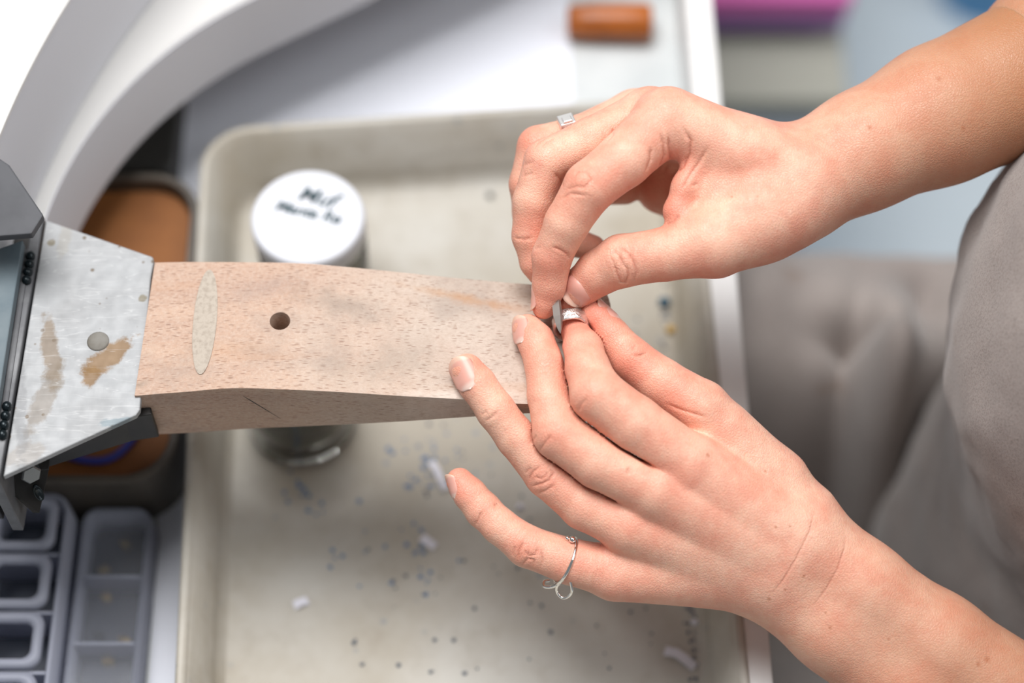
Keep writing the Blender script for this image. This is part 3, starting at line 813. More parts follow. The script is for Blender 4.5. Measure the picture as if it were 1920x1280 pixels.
def subdiv(verts, quads):
    n = len(verts); m = len(quads)
    e = np.stack([quads, np.roll(quads, -1, 1)], 2).reshape(-1, 2); key = np.sort(e, 1); key = key[:, 0]*n + key[:, 1]
    uq, inv = np.unique(key, return_inverse=True); inv = inv.reshape(m, 4)
    mid = (verts[uq // n] + verts[uq % n])/2; fc = verts[quads].mean(1)
    nv = np.concatenate([verts, mid, fc]); ei = inv + n; fi = np.arange(m) + n + len(uq)
    nq = np.concatenate([np.stack([quads[:, k], ei[:, k], fi, ei[:, (k+3) % 4]], 1) for k in range(4)])
    return lap(nv, nq, 2), nq
def build_arm(spec, h):
    pts = []
    for ch in spec['fingers'] + spec['palm']:
        pts += [np.r_[V(*p[:3]), rpx(p[3], p[2])] for p in ch[0]]
    pts = np.array(pts)
    lo = (pts[:, :3]-pts[:, 3:]).min(0)-.4; hi = (pts[:, :3]+pts[:, 3:]).max(0)+.4
    lo = np.maximum(lo, V(780, 1600, -14)); hi_px = V(2030, -60, 0); hi = np.minimum(hi, [hi_px[0], 17.5, 8])
    lo[1] = max(lo[1], -18.5)
    vx = Vox(lo, hi, h)
    palm = vx.new(); fing = vx.new()
    for ch, k in spec['palm']:
        P = [(V(*p[:3]), rpx(p[3], p[2])) for p in ch]
        for (a, ra), (b, rb) in zip(P[:-1], P[1:]): vx.cone(palm, a, b, ra, rb, k)
    GS = []
    for ch, k in spec['fingers']:
        G = vx.new()
        P = [(V(*p[:3]), rpx(p[3], p[2])) for p in ch]
        for (a, ra), (b, rb) in zip(P[:-1], P[1:]): vx.cone(G, a, b, ra, rb, k)
        GS.append(G)
    for G in GS: fing = smin(fing, G, np.float32(.05))
    # the cleft where two fingers lie against each other
    for i in range(len(GS)):
        for j in range(i):
            sl = np.where((GS[i] < .3) & (GS[j] < .3))
            if len(sl[0]):
                gi, gj = GS[i][sl], GS[j][sl]
                g = np.maximum(np.abs(gi-gj)*.5 - .05, -.28 - np.minimum(gi, gj))
                fing[sl] = np.maximum(fing[sl], -g)
    Fd = smin(palm, fing, np.float32(spec['web']))
    verts, quads = surface_nets(Fd, vx.lo, h)
    verts = lap(verts, quads, 4); return verts, quads

LEFT = dict(web=.42, fingers=[
    ([(1440, 985, 1.0, 60), (1292, 872, 1.7, 58), (1190, 795, 2.1, 54), (1120, 740, 2.2, 51), (1102, 692, 1.5, 42), (1093, 655, .8, 38), (1081, 624, .05, 27), (1067, 596, -.55, 25)], .16),
    ([(1430, 1020, .9, 60), (1232, 918, 1.8, 54), (1122, 866, 1.9, 50), (1047, 814, 1.8, 48), (1027, 742, 1.3, 38), (1022, 684, .8, 37.5), (1004, 638, .3, 34), (990, 617, .0, 29)], .16),
    ([(1420, 1060, .5, 55), (1178, 985, 1.1, 50), (1095, 948, 1.0, 45), (1026, 890, 1.0, 42), (968, 820, 1.1, 38), (930, 770, 1.2, 36.5), (895, 720, 1.1, 35), (876, 693, 1.0, 31)], .16),
    ([(1410, 1080, 0, 50), (1150, 1072, .3, 50), (1068, 1052, .4, 43), (988, 1024, .4, 39), (937, 986, .3, 34), (906, 956, .1, 34), (881, 926, 0, 31), (862, 902, -.1, 26)], .16),
    ([(1452, 905, .0, 58), (1315, 764, .5, 52), (1240, 716, .4, 45), (1184, 672, .3, 40), (1147, 627, .1, 32), (1123, 593, -.1, 26), (1111, 580, -.2, 22)], .16)],
  palm=[
    ([(1487, 1000, .1, 86), (1295, 872, 1.5, 54)], .8), ([(1470, 1030, .3, 86), (1235, 918, 1.6, 52)], .8),
    ([(1455, 1060, .2, 84), (1182, 984, 1.0, 50)], .8), ([(1440, 1075, -.2, 76), (1158, 1072, .2, 50)], .8),
    ([(1330, 930, .2, 80), (1400, 1000, -.2, 90)], .8), ([(1290, 1030, -.3, 70), (1400, 1050, -.5, 80)], .8),
    ([(1480, 960, -.3, 80), (1452, 905, -.2, 58), (1360, 812, .3, 50)], .7),
    ([(1487, 1000, .1, 91), (1610, 1105, 0, 91), (1752, 1212, -.2, 100), (1990, 1385, -.6, 120)], .6),
    ([(1447, 1072, -.2, 91), (1570, 1170, -.2, 91), (1705, 1280, -.4, 100), (1900, 1440, -.8, 120)], .6)])
RIGHT = dict(web=.40, fingers=[
    ([(1420, 290, .8, 52), (1250, 226, 1.0, 60), (1170, 300, 1.7, 52), (1106, 350, 1.9, 49), (1063, 418, 1.5, 42), (1035, 480, .9, 37.5), (1031, 532, .4, 32.5), (1022, 567, .1, 26), (1019, 579, .0, 20)], .16),
    ([(1420, 285, -.6, 52), (1215, 222, -.4, 56), (1112, 266, .1, 47), (1024, 302, .3, 41), (1001, 378, .0, 39.5), (995, 442, -.3, 35), (1004, 492, -.5, 29), (1012, 512, -.6, 24)], .16),
    ([(1420, 290, -2, 50), (1190, 222, -2, 54), (1088, 255, -1.4, 39), (1010, 276, -1.2, 40), (993, 345, -1.4, 38), (997, 400, -1.8, 36), (1050, 447, -2.3, 32), (1112, 464, -2.4, 24)], .16),
    ([(1420, 320, -3, 48), (1215, 262, -3.6, 48), (1085, 290, -3.5, 36), (1040, 318, -3.4, 36), (1100, 352, -3.4, 33), (1172, 356, -3.2, 28)], .16),
    ([(1470, 390, .5, 80), (1338, 455, 1.4, 66), (1250, 476, 1.2, 50), (1166, 489, .9, 49.5), (1122, 511, .4, 43), (1092, 536, .0, 37), (1070, 561, -.3, 25)], .16)],
  palm=[
    ([(1500, 335, .3, 84), (1400, 292, .7, 64), (1258, 228, 1.0, 58)], .8), ([(1500, 325, -.8, 80), (1225, 224, -.4, 56)], .8),
    ([(1495, 330, -2, 76), (1205, 228, -1.9, 52)], .8), ([(1490, 345, -2.8, 72), (1212, 264, -3.5, 48)], .8),
    ([(1470, 385, -2.4, 76), (1330, 375, -3.4, 62), (1242, 352, -3.7, 50)], .7),
    ([(1500, 365, .2, 88), (1420, 405, .7, 84), (1345, 448, 1.3, 62)], .7),
    ([(1350, 285, .7, 52), (1345, 365, .6, 52), (1350, 430, .9, 60)], .5),
    ([(1308, 300, 1.2, 26), (1285, 350, 1.25, 24), (1270, 396, 1.2, 24), (1300, 430, 1.3, 30)], .35),
    ([(1495, 345, -.3, 101), (1620, 282, -.5, 109), (1760, 216, -1.0, 128), (2000, 112, -2.0, 150)], .6),
    ([(1495, 345, -1.4, 92), (1620, 282, -1.6, 100), (1760, 216, -2.0, 118), (2000, 112, -3.0, 140)], .6)])

CREASES_L = [
    ([(1527, 958), (1518, 995), (1492, 1048), (1466, 1090), (1444, 1117)], .9, .010),
    ([(1586, 1003), (1583, 1028), (1570, 1066), (1550, 1102), (1523, 1138)], .8, .010),
    ([(990, 902), (998, 886), (1014, 873)], .9, .04), ([(996, 912), (1012, 908), (1030, 900), (1037, 888), (1032, 878)], 1, .045),
    ([(1006, 926), (1024, 920), (1040, 908)], .7, .035), ([(1003, 893), (1014, 898), (1024, 893), (1026, 883)], .7, .035), ([(984, 888), (996, 876)], .6, .03),
    ([(909, 791), (922, 782), (934, 770)], .6, .035), ([(902, 778), (914, 770)], .4, .03),
    ([(969, 1050), (973, 1032), (982, 1016)], .9, .04), ([(979, 1060), (990, 1047), (1001, 1050), (1000, 1062)], .9, .04), ([(982, 1030), (992, 1042), (1003, 1040), (1010, 1025)], .6, .035),
    ([(1012, 1068), (1017, 1050), (1014, 1030)], .6, .03), ([(960, 1044), (966, 1022)], .5, .03),
    ([(888, 988), (896, 975), (903, 958)], .8, .04),
    ([(999, 826), (1006, 815)], .6, .04), ([(1010, 847), (1020, 832), (1035, 814)], .7, .04),
    ([(1083, 772), (1090, 758), (1101, 746)], .4, .04),
    ([(1184, 658), (1192, 645)], .5, .04), ([(1187, 667), (1200, 666), (1215, 660)], .8, .05),
    ([(935, 943), (926, 948)], .8, .04), ([(1177, 876), (1178, 890)], .6, .04), ([(1250, 757), (1275, 768), (1310, 778), (1325, 782)], .7, .05)]
q2 = lambda pts: [(920 + x/6.4, 420 + y/6.4) for x, y in pts]
q1 = lambda pts: [(920 + x/4, 130 + y/4) for x, y in pts]
CREASES_R = [
    (q2([(1430, 390), (1475, 470), (1520, 610), (1560, 700), (1620, 705), (1655, 620), (1640, 540), (1595, 490), (1545, 380), (1470, 315)]), 1.0, .045),
    (q2([(1550, 270), (1650, 350), (1720, 470), (1747, 590), (1725, 700)]), .8, .04),
    (q2([(740, 275), (850, 320), (915, 360), (955, 420)]), 1.0, .05),
    (q2([(265, 165), (400, 185), (500, 170)]), .5, .04), (q2([(520, 300), (600, 270)]), .4, .03),
    (q1([(610, 830), (655, 770), (715, 765), (755, 825), (705, 880), (640, 870)]), .7, .035), (q1([(520, 975), (600, 930), (720, 950)]), .6, .035), (q1([(560, 900), (640, 880), (740, 890)]), .5, .03),
    (q1([(330, 590), (360, 545), (430, 505)]), .6, .03), (q1([(380, 580), (420, 540), (470, 520)]), .5, .03), (q1([(240, 720), (330, 690)]), .4, .03), (q1([(235, 800), (320, 780)]), .4, .03),
    (q1([(1205, 580), (1200, 680), (1165, 770)]), .7, .07), (q1([(1270, 480), (1302, 560), (1305, 650), (1255, 760)]), .8, .08), (q1([(1335, 500), (1345, 600), (1350, 690), (1290, 780)]), 1.0, .09),
    (q1([(1450, 440), (1500, 540), (1492, 640), (1440, 730), (1350, 800)]), 1.1, .09), (q1([(1625, 590), (1570, 690), (1490, 800), (1420, 920)]), .5, .07), (q1([(1500, 860), (1530, 870), (1560, 850)]), .4, .05),
    (q1([(920, 430), (915, 490), (860, 550)]), .7, .05), (q1([(480, 780), (520, 820), (545, 880)]), .9, .05),
    ([(1275, 402), (1262, 416), (1240, 424)], .8, .05)]
RED_L = [(1073, 604, .1, 1.3, .9), (990, 617, .5, .9, .5), (876, 693, 1.5, .9, .5), (862, 902, .3, 1.0, .8), (1120, 590, .2, 1.3, .8), (1184, 690, .8, 1.3, .5), (988, 1024, 1, .9, .55), (906, 956, .6, .9, .3), (1026, 890, 1.8, .8, .4), (1010, 835, 2.5, .8, .3), (1090, 760, 3, .7, .25), (1300, 910, 3, 1.2, .25), (1330, 900, 3, .8, .2), (1270, 720, 1, 1.2, .45), (1080, 1040, 1, 1.0, .6), (1150, 1090, .8, 1.2, .4), (1225, 980, 2.4, 1.2, .2)]
RED_R = [(1025, 560, .6, 1.1, .6), (1040, 490, 1.2, .9, .5), (1090, 540, .5, 1.0, .5), (1166, 470, 1.6, 1.2, .35), (1165, 375, 2.2, 1.3, .45), (1270, 310, 2, 1.1, .6), (1268, 385, 1.7, .8, .7), (1000, 290, .9, .9, .4), (985, 250, -.5, .8, .4), (1080, 350, 2.4, .7, .3), (1200, 200, 1.8, 1.3, .25), (1000, 440, .3, 1, .3)]
MOLES_L = [(1442, 1122, .09), (1507, 1080, .07), (1472, 1105, .06), (1556, 1176, .08), (1834, 1245, .1), (1851, 1236, .13), (1455, 988, .06), (1481, 986, .06), (1666, 1197, .06), (1327, 853, .09), (1435, 883, .06), (1548, 1148, .05)]
MOLES_R = [(1760, 148, .13), (1630, 239, .11), (1806, 240, .09), (1420, 368, .05), (1372, 369, .06)]

JOINTS_L = [(1020, 890, 2, .75, 1), (985, 1030, 1.3, .75, 1), (925, 775, 2, .6, .7), (900, 965, .9, .55, .7), (1030, 825, 2.9, .8, .45), (1100, 755, 3.2, .8, .3), (1185, 660, 1.2, .8, .5), (1025, 690, 1.7, .7, .35), (1520, 1060, 2, 2.0, .35), (1110, 1080, 1.3, .9, .6)]
JOINTS_R = [(1160, 490, 2.0, .9, .9), (1095, 340, 3, .8, .8), (1015, 290, 1.2, .7, .8), (990, 260, -.4, .6, .6), (1035, 480, 1.7, .6, .5), (985, 450, .5, .6, .6), (1250, 270, 2.3, 1.0, .4)]
def skin_detail(name, verts, quads, creases, reds, moles, chains, joints):
    """subdivide, press the creases in and store the skin's own colour variation"""
    bvh = BVHTree.FromPolygons([tuple(p) for p in v2w(verts)], quads.tolist())
    def hit(px, py):
        r = R_*(px-960)/F + U_*(640-py)/F - T_; r /= np.linalg.norm(r)
        h = bvh.ray_cast(Vector(CAM), Vector(r))
        return np.array(h[0]) if h[0] is not None else None
    verts, quads = subdiv(verts, quads)
    o = big_obj(name, v2w(verts), quads, None, None)
    me = o.data; n = len(me.vertices)
    co = np.empty(n*3, np.float32); me.vertices.foreach_get('co', co); co = co.reshape(-1, 3).astype(float)/S
    no = np.empty(n*3, np.float32); me.vertices.foreach_get('normal', no); no = no.reshape(-1, 3)
    cr = np.zeros(n); dep = np.zeros(n); red = np.zeros(n); mole = np.zeros(n)
    for pts, st, depth in creases:
        P = []
        for (xa, ya), (xb, yb_) in zip(pts[:-1], pts[1:]):
            m_ = max(2, int(math.hypot(xb-xa, yb_-ya)/2))
            for i in range(m_):
                t = i/m_; p = hit(xa+(xb-xa)*t, ya+(yb_-ya)*t)
                if p is not None: P.append(p)
        p = hit(*pts[-1])
        if p is not None: P.append(p)
        if len(P) < 2: continue
        P = np.array(P); N_ = len(P)
        sel = np.where(((co > P.min(0)-.4) & (co < P.max(0)+.4)).all(1))[0]
        if not len(sel): continue
        d2 = ((co[sel][:, None, :]-P[None])**2).sum(2)
        j = d2.argmin(1); dist = np.sqrt(d2.min(1)); e = np.minimum(1, np.minimum(j, N_-1-j)/(N_*.22)+.15)
        g = np.exp(-(dist/.036)**2)*st*e; gw = np.exp(-(dist/.09)**2)*depth*e*.8
        cr[sel] = np.maximum(cr[sel], g); dep[sel] = np.maximum(dep[sel], gw)
    for x, y, d, r, a in reds:
        c = VW(x, y, d); red = np.maximum(red, a*np.exp(-((co-c)**2).sum(1)/(r*r)))
    for x, y, r in moles:
        c = hit(x, y)
        if c is not None: mole = np.maximum(mole, .8*np.clip(1.3-np.sqrt(((co-c)**2).sum(1))/r, 0, 1))
    along = np.zeros(n); joint = np.full(n, .10); base_l = 0
    allr = np.array([np.r_[VW(*p[:3]), rpx(p[3], p[2])] for ch, k in chains for p in ch[1:]])
    D1 = np.full(n, 9.0); D2 = np.full(n, 9.0)
    near = np.where(((co > allr[:, :3].min(0)-1.5) & (co < allr[:, :3].max(0)+1.5)).all(1))[0]
    cn = co[near].astype(np.float32); d1 = np.full(len(near), 9.0, np.float32); d2 = d1.copy(); aln = np.zeros(len(near), np.float32)
    for ch, k in chains:
        P = [(VW(*p[:3]), rpx(p[3], p[2])) for p in ch]; acc = base_l; base_l += 40
        dc = np.full(len(near), 9.0, np.float32); ac = np.zeros(len(near), np.float32)
        for (a, ra), (b, rb) in zip(P[1:-1], P[2:]):
            ba = (b-a).astype(np.float32); L = float(np.linalg.norm(ba)); q_ = cn-a.astype(np.float32); t = np.clip(q_@ba/(L*L), 0, 1)
            dd = np.sqrt(((q_-t[:, None]*ba)**2).sum(1)) - (ra+(rb-ra)*t)
            w_ = dd < dc; dc[w_] = dd[w_]; ac[w_] = acc + t[w_]*L; acc += L
        w_ = dc < d1; d2 = np.where(w_, d1, np.minimum(d2, dc)); aln[w_] = ac[w_]; d1 = np.minimum(d1, dc)
    along[near] = aln
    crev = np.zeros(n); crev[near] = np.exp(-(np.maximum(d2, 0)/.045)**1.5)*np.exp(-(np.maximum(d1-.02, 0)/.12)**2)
    cr = np.maximum(cr, crev*.9)  # shade in the clefts between fingers painted in with the creases
    joint += .0*along
    for x, y, d, r, a in joints:
        joint = np.maximum(joint, a*np.exp(-((co-VW(x, y, d))**2).sum(1)/(r*r)))
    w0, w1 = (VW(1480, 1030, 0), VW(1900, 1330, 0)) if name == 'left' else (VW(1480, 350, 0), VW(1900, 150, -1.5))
    tan = np.clip((co-w0)@(w1-w0)/((w1-w0)@(w1-w0)), 0, 1); tan = (.65 if name == 'left' else .95)*tan**.8  # browner skin up the arm, plus painted shade towards the body
    return co - no*dep[:, None], me, cr, red, mole, o, bvh, along, joint, tan

person = thing('person', 'person in a taupe work apron, bare forearms, both hands working at the pin', 'person', (32, 4, -20))
parts = []
for nm, spec, crs, reds, mls, jts in (('left', LEFT, CREASES_L, RED_L, MOLES_L, JOINTS_L), ('right', RIGHT, CREASES_R, RED_R, MOLES_R, JOINTS_R)):
    vts, qds = build_arm(spec, .075)
    parts.append(skin_detail(nm, vts, qds, crs, reds, mls, spec['fingers'], jts))
BV_L, BV_R = parts[0][6], parts[1][6]

# the arms carried on to the elbows and shoulders, with the torso under the apron
vx = Vox((15, -34, -36), (62, 40, 40), .45)
G = vx.new()
def c_(a, b, ra, rb, k=1.0): vx.cone(G, np.asarray(a, float), np.asarray(b, float), ra, rb, k)
la0, la1 = VW(1800, 1245, -.3), VW(1990, 1385, -.6)
ra0, ra1 = VW(1800, 200, -1.6), VW(2000, 112, -2.5)
el_l = la1 + (la1-la0)/np.linalg.norm(la1-la0)*9.5; el_r = ra1 + (ra1-ra0)/np.linalg.norm(ra1-ra0)*9.0
sh_l, sh_r = np.array([43, -15.5, 27.]), np.array([43, 21.5, 27.])
for (xa, ya, da, ra_), (xb_, yb_, db, rb_) in (((1752, 1212, -.2, 100), (1990, 1385, -.6, 120)), ((1705, 1280, -.4, 100), (1900, 1440, -.8, 120))):
    p0, p1 = VW(xa, ya, da), VW(xb_, yb_, db); r0_, r1_ = rpx(ra_, da), rpx(rb_, db)
    c_(p0+(p1-p0)*.88, p1, r0_+(r1_-r0_)*.88-.03, r1_, .6); c_(p1, el_l, r1_, 3.3, 1.5)
c_(el_l, sh_l, 3.6, 4.8)
for da, ra_ in ((0, 1.0), (-1.0, .93)):
    p0, p1 = VW(1760, 216, -1.0+da), VW(2000, 112, -2.0+da); r0_, r1_ = rpx(128*ra_, -1.0+da), rpx(150*ra_, -2.0+da)
    c_(p0+(p1-p0)*.9, p1, r0_+(r1_-r0_)*.9-.03, r1_, .6); c_(p1, el_r, r1_, 3.4, 1.5)
c_(el_r, sh_r, 3.7, 4.8)
c_(sh_l, sh_r, 4.8, 4.8, 3); c_((42, 3, 24), (40, 3, -12), 9, 9, 3); c_((43, 3, 27), (42, 3, 36), 5.0, 5.0, 2)
bv, bq = surface_nets(G, vx.lo, .45); bv = lap(bv, bq, 3)
# head bent over the work, with a face
hc_ = np.array([36.0, 3.0, 47.5]); fw = np.array([-.80, -.02, -.60]); upd = np.array([-.60, 0, .80]); sd = np.array([0, 1.0, 0])
def hp_(f_, s_, u_): return hc_ + fw*f_ + sd*s_ + upd*u_
vx = Vox((18, -10, 30), (54, 16, 66), .28); G2 = vx.new()
def hc2(a, b, ra, rb, k=.8): vx.cone(G2, hp_(*a), hp_(*b), ra, rb, k)
hc2((-1.5, 0, 3.0), (1.8, 0, 2.2), 7.6, 7.2, 2); hc2((4.5, 0, -3.5), (5.2, 0, -6.8), 4.6, 2.8, 2.5); hc2((2, 0, -2), (4.5, 0, -5), 5.8, 4.0, 2)
hc2((9.0, 0, 0.6), (10.2, 0, -2.2), .7, 1.15, .9); hc2((8.2, -1.6, -4.6), (8.2, 1.6, -4.6), .62, .62, .35); hc2((7.9, -1.5, -5.5), (7.9, 1.5, -5.5), .7, .7, .3)
for q_ in (-1, 1):
    hc2((7.8, 3.2*q_, .4), (7.9, 2.6*q_, .4), 1.15, 1.15, .5); hc2((8.3, 1.4*q_, 2.0), (7.8, 4.4*q_, 1.9), .75, .6, .5)
    hc2((.6, 7.6*q_, .8), (.3, 7.8*q_, -2.4), 1.0, .7, .3)
vx.cone(G2, np.array([43, 3, 28.]), hp_(-2.5, 0, -5), 5.0, 5.2, 2)
hv, hq = surface_nets(G2, vx.lo, .28); hv = lap(hv, hq, 2)
vx2 = Vox((18, -12, 30), (58, 18, 68), .35); G3 = vx2.new()
vx2.cone(G3, hp_(-2.2, 0, 4.2), hp_(.6, 0, 4.6), 8.2, 7.5, 1); vx2.cone(G3, hp_(-3.5, 0, 1), hp_(-5, 0, -4), 7.8, 6.2, 2); vx2.cone(G3, hp_(-9.5, 0, 3), hp_(-11.5, 0, 1), 3.4, 3.0, 1.2)
hrv, hrq = surface_nets(G3, vx2.lo, .35); hrv = lap(hrv, hrq, 2)
hair = big_obj('hair', hrv, hrq, M['hair'], person); tag(hair, 'brown hair tied back')
vx3 = Vox((26, -30, -22), (60, 36, 36), .5); G4 = vx3.new()
def c4(a, b, ra, rb, k=1.5): vx3.cone(G4, np.asarray(a, float), np.asarray(b, float), ra, rb, k)
c4(sh_l, sh_l+(el_l-sh_l)*.6, 5.4, 4.9); c4(sh_r, sh_r+(el_r-sh_r)*.6, 5.4, 4.9); c4(sh_l, sh_r, 5.5, 5.5, 3); c4((43.5, 3, 23), (43.5, 3, -16), 10, 10.5, 3)
shv, shq = surface_nets(G4, vx3.lo, .5); shv = lap(shv, shq, 3)
shirt = big_obj('shirt', shv, shq, M['shirt'], person); tag(shirt, 'dark short-sleeved shirt under the apron')
allv, allq, acr, ared, amol, aal, ajo, atn = [], [], [], [], [], [], [], []; off = 0
for co, me, cr, red, mole, o, _, al_, jo_, tn_ in parts:
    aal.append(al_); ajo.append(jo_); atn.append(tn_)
    nq = len(me.polygons); L_ = np.empty(nq*4, np.int32); me.loops.foreach_get('vertex_index', L_)
    allv.append(co); allq.append(L_.reshape(-1, 4)+off); off += len(co); acr.append(cr); ared.append(red); amol.append(mole)
    bpy.data.objects.remove(o)
bq = np.concatenate([bq, hq+len(bv)]); bv = np.concatenate([bv, hv])
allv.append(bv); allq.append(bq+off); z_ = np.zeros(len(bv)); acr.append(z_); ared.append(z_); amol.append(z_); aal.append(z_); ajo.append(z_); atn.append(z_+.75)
bodyo = big_obj('body', np.concatenate(allv), np.concatenate(allq), M['skin'], person)
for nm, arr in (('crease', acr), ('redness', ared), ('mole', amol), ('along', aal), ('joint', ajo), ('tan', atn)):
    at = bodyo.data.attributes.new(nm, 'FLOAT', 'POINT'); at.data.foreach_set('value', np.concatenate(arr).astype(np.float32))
tag(bodyo, 'bare forearms and hands with light pinkish skin')

# ------------------------------------------------------------------ fingernails
def nail(bvh, px, d, tip, normal, width, length, lift=.02, start=1.2):
    """px: middle of the nail; tip: direction towards the fingertip and normal, both in view axes"""
    c = VW(px[0], px[1], d); nrm = v2w(np.asarray(normal, float)); nrm /= np.linalg.norm(nrm)
    t = v2w(np.asarray(tip, float)); t -= nrm*np.dot(t, nrm); t /= np.linalg.norm(t); s_ = np.cross(nrm, t)
    nu, nv = 15, 19; P = np.zeros((nv, nu, 3)); fe = np.zeros((nv, nu)); lu = np.zeros((nv, nu))
    for j in range(nv):
        v_ = -1 + 2*j/(nv-1)
        # rounded base, gently curved free edge
        wv = (1-abs(min(v_+.25, 0)/.75)**3.0)**.5 if v_ < -.25 else (1-.38*max(0, (v_-.25)/.75)**3)
        for i in range(nu):
            u = -1 + 2*i/(nu-1)
            vv_ = v_ - (.16*u*u if v_ > 0 else 0)*max(v_, 0)
            q_ = c + s_*u*wv*width/2 + t*vv_*length/2
            h = bvh.ray_cast(Vector(q_ + nrm*start), Vector(-nrm), start+1.0)
            P[j, i] = np.array(h[0]) if h[0] is not None else np.nan
            fe[j, i] = max(0, min(1, (v_-.66+.10*u*u)/.10)); lu[j, i] = max(0, min(1, (-.52-v_-.3*u*u)/.2))
    H = (P-c)@nrm
    # smooth cylinder-like plate fitted to the hits
    A_, bq_ = [], []
    for j in range(nv):
        for i in range(nu):
            if not np.isnan(H[j, i]):
                u = -1+2*i/(nu-1); v_ = -1+2*j/(nv-1)
                if v_ < .75: A_.append([1, u, v_, u*u, v_*v_, u*v_]); bq_.append(H[j, i])
    if len(A_) < 12: return None
    co_ = np.linalg.lstsq(np.array(A_), np.array(bq_), rcond=None)[0]
    V_ = []
    for j in range(nv):
        v_ = -1+2*j/(nv-1)
        wv = (1-abs(min(v_+.25, 0)/.75)**3.0)**.5 if v_ < -.25 else (1-.38*max(0, (v_-.25)/.75)**3)
        for i in range(nu):
            u = -1+2*i/(nu-1); vv_ = v_ - (.16*u*u if v_ > 0 else 0)*max(v_, 0); ue = u*wv
            hgt = co_ @ np.array([1, ue, v_, ue*ue, min(v_, .7)**2, ue*v_]) + lift*(1-.75*ue*ue) - .012*(ue*ue) + .012
            if v_ < -.5: hgt -= .07*((-.5-v_)/.5)
            hgt -= .035*max(0, abs(ue)-.8)/.2
            V_.append(c + s_*ue*width/2 + t*vv_*length/2 + nrm*hgt)
    fs = [(j*nu+i, j*nu+i+1, (j+1)*nu+i+1, (j+1)*nu+i) for j in range(nv-1) for i in range(nu-1)]
    o = obj('fingernail', V_, fs, M['nail'], person, True)
    for nm, arr in (('free_edge', fe), ('lunula', lu)):
        at = o.data.attributes.new(nm, 'FLOAT', 'POINT'); at.data.foreach_set('value', arr.ravel().astype(np.float32))
    md = o.modifiers.new('t', 'SOLIDIFY'); md.thickness = .035*S; md.offset = -1
    return o
nail(BV_L, (873, 699), 1.0, (-.50, .87, -.1), (-.20, -.02, .98), 1.12, 1.42)    # left ring finger
nail(BV_L, (980, 617), .0, (-.33, .92, -.3), (-.36, -.02, .93), .98, 1.15)       # left middle finger
nail(BV_L, (855, 907), -.1, (-.45, .88, -.1), (-.54, -.2, .81), .80, 1.02)    # left little finger
nail(BV_L, (1131, 586), -.1, (-.6, .75, -.1), (.78, .50, .35), .9, 1.25)       # left thumb
nail(BV_R, (1090, 536), .55, (-.72, -.66, -.3), (.02, .16, .98), 1.30, 1.72, .02, .35)     # right thumb
nail(BV_R, (1007, 557), .1, (-.03, -.97, -.25), (-.84, .05, .52), .85, 1.12)     # right index finger

# ------------------------------------------------------------------ apron
def fbm(p, s): return mnoise.fractal(Vector((p[0]*s, p[1]*s, p[2]*s)), 1.0, 2.0, 3)
vx = Vox((14, -22, -30), (62, 28, 24), .5)
G = vx.new()
tc = VW(2468, 640, 0)
vx.ell(G, np.array([tc[0], tc[1]+1.0, tc[2]-2]), (14, 13.5, 16), .5)
vx.cone(G, np.array([tc[0]+1, tc[1]+1.5, -12]), np.array([tc[0]+1, tc[1]+2, -26.]), 12.5, 14, 3)
vx.cone(G, np.array([tc[0]+2, tc[1]+1.5, 4.]), np.array([tc[0]+4, tc[1]+2, 20]), 11.8, 9.8, 3)
av, aq = surface_nets(G, vx.lo, .5); av = lap(av, aq, 4)
for i in range(len(av)):
    p = av[i]; k = .35*fbm(p, .16) + .12*fbm(p, .5)
    rad = np.array([p[0]-tc[0]-2, p[1]-tc[1]-1, 0]); rad /= np.linalg.norm(rad)+1e-6; av[i] = p + rad*k
bib = big_obj('apron_bib', av, aq, M['apron'], person); tag(bib, 'taupe suede apron front with small stains')
# lap: apron skirt over the thighs
nx_, ny_ = 150, 190; v = []
X0, X1, Y0, Y1 = 4.0, 46.0, -34.0, 24.0
FOLD = [(W(px, py, z)[:2], a, sx, sy) for px, py, z, a, sx, sy in ((1645, 840, -24, 3.2, .95, 5), (1578, 860, -24, -2.5, 1.0, 4.5), (1605, 640, -21, -2.6, 2.2, 1.0), (1745, 525, -20, -3.2, 2.0, 2.4), (1690, 425, -20, 1.5, 7, 1.3), (1430, 560, -20, .8, 1.5, 3))]
for j in range(ny_):
    for i in range(nx_):
        x = X0 + (X1-X0)*i/(nx_-1); y = Y0 + (Y1-Y0)*j/(ny_-1)
        rt_ = math.exp(-abs((y-13.0)/7.4)**3.2)*13.0; lt_ = math.exp(-abs((y+11.0)/7.4)**3.2)*13.0
        z = -33.0 + max(rt_, lt_) - .05*(x-20)
        vall = math.exp(-((y-1)/9.5)**2)
        ph = x*.60 + .12*y + 1.1*math.sin(y*.16)
        z += vall*(1.9*math.sin(ph) + .8*math.sin(ph*1.9+1)) + .35*math.sin(x*.35+y*.25) + .5*fbm((x, y, 0), .11)
        z += 1.0*math.exp(-((x-20-.3*(y-13))/1.1)**2)*math.exp(-((y-12)/6)**2) - .9*math.exp(-((x-17.6-.3*(y-13))/1.0)**2)*math.exp(-((y-12)/6)**2)
        # flap hanging from the waist, with a dark gap in front of it
        for (fx, fy), a_, sx_, sy_ in FOLD: z += a_*math.exp(-((x-fx-.12*(y-fy))/sx_)**2-((y-fy)/sy_)**2)
        xb = 20.0 + .30*(y+2); fl_ = 1/(1+math.exp(-(x-xb)*3.0))
        z += 6.5*fl_*vall - 6.0*math.exp(-((x-xb+1.1)/.9)**2)*vall
        v.append((x, y, z))
fcs = [(j*nx_+i, j*nx_+i+1, (j+1)*nx_+i+1, (j+1)*nx_+i) for j in range(ny_-1) for i in range(nx_-1)]
lapo = obj('apron_skirt', v, fcs, M['apron'], person, True)
md = lapo.modifiers.new('t', 'SOLIDIFY'); md.thickness = .3*S; md.offset = -1
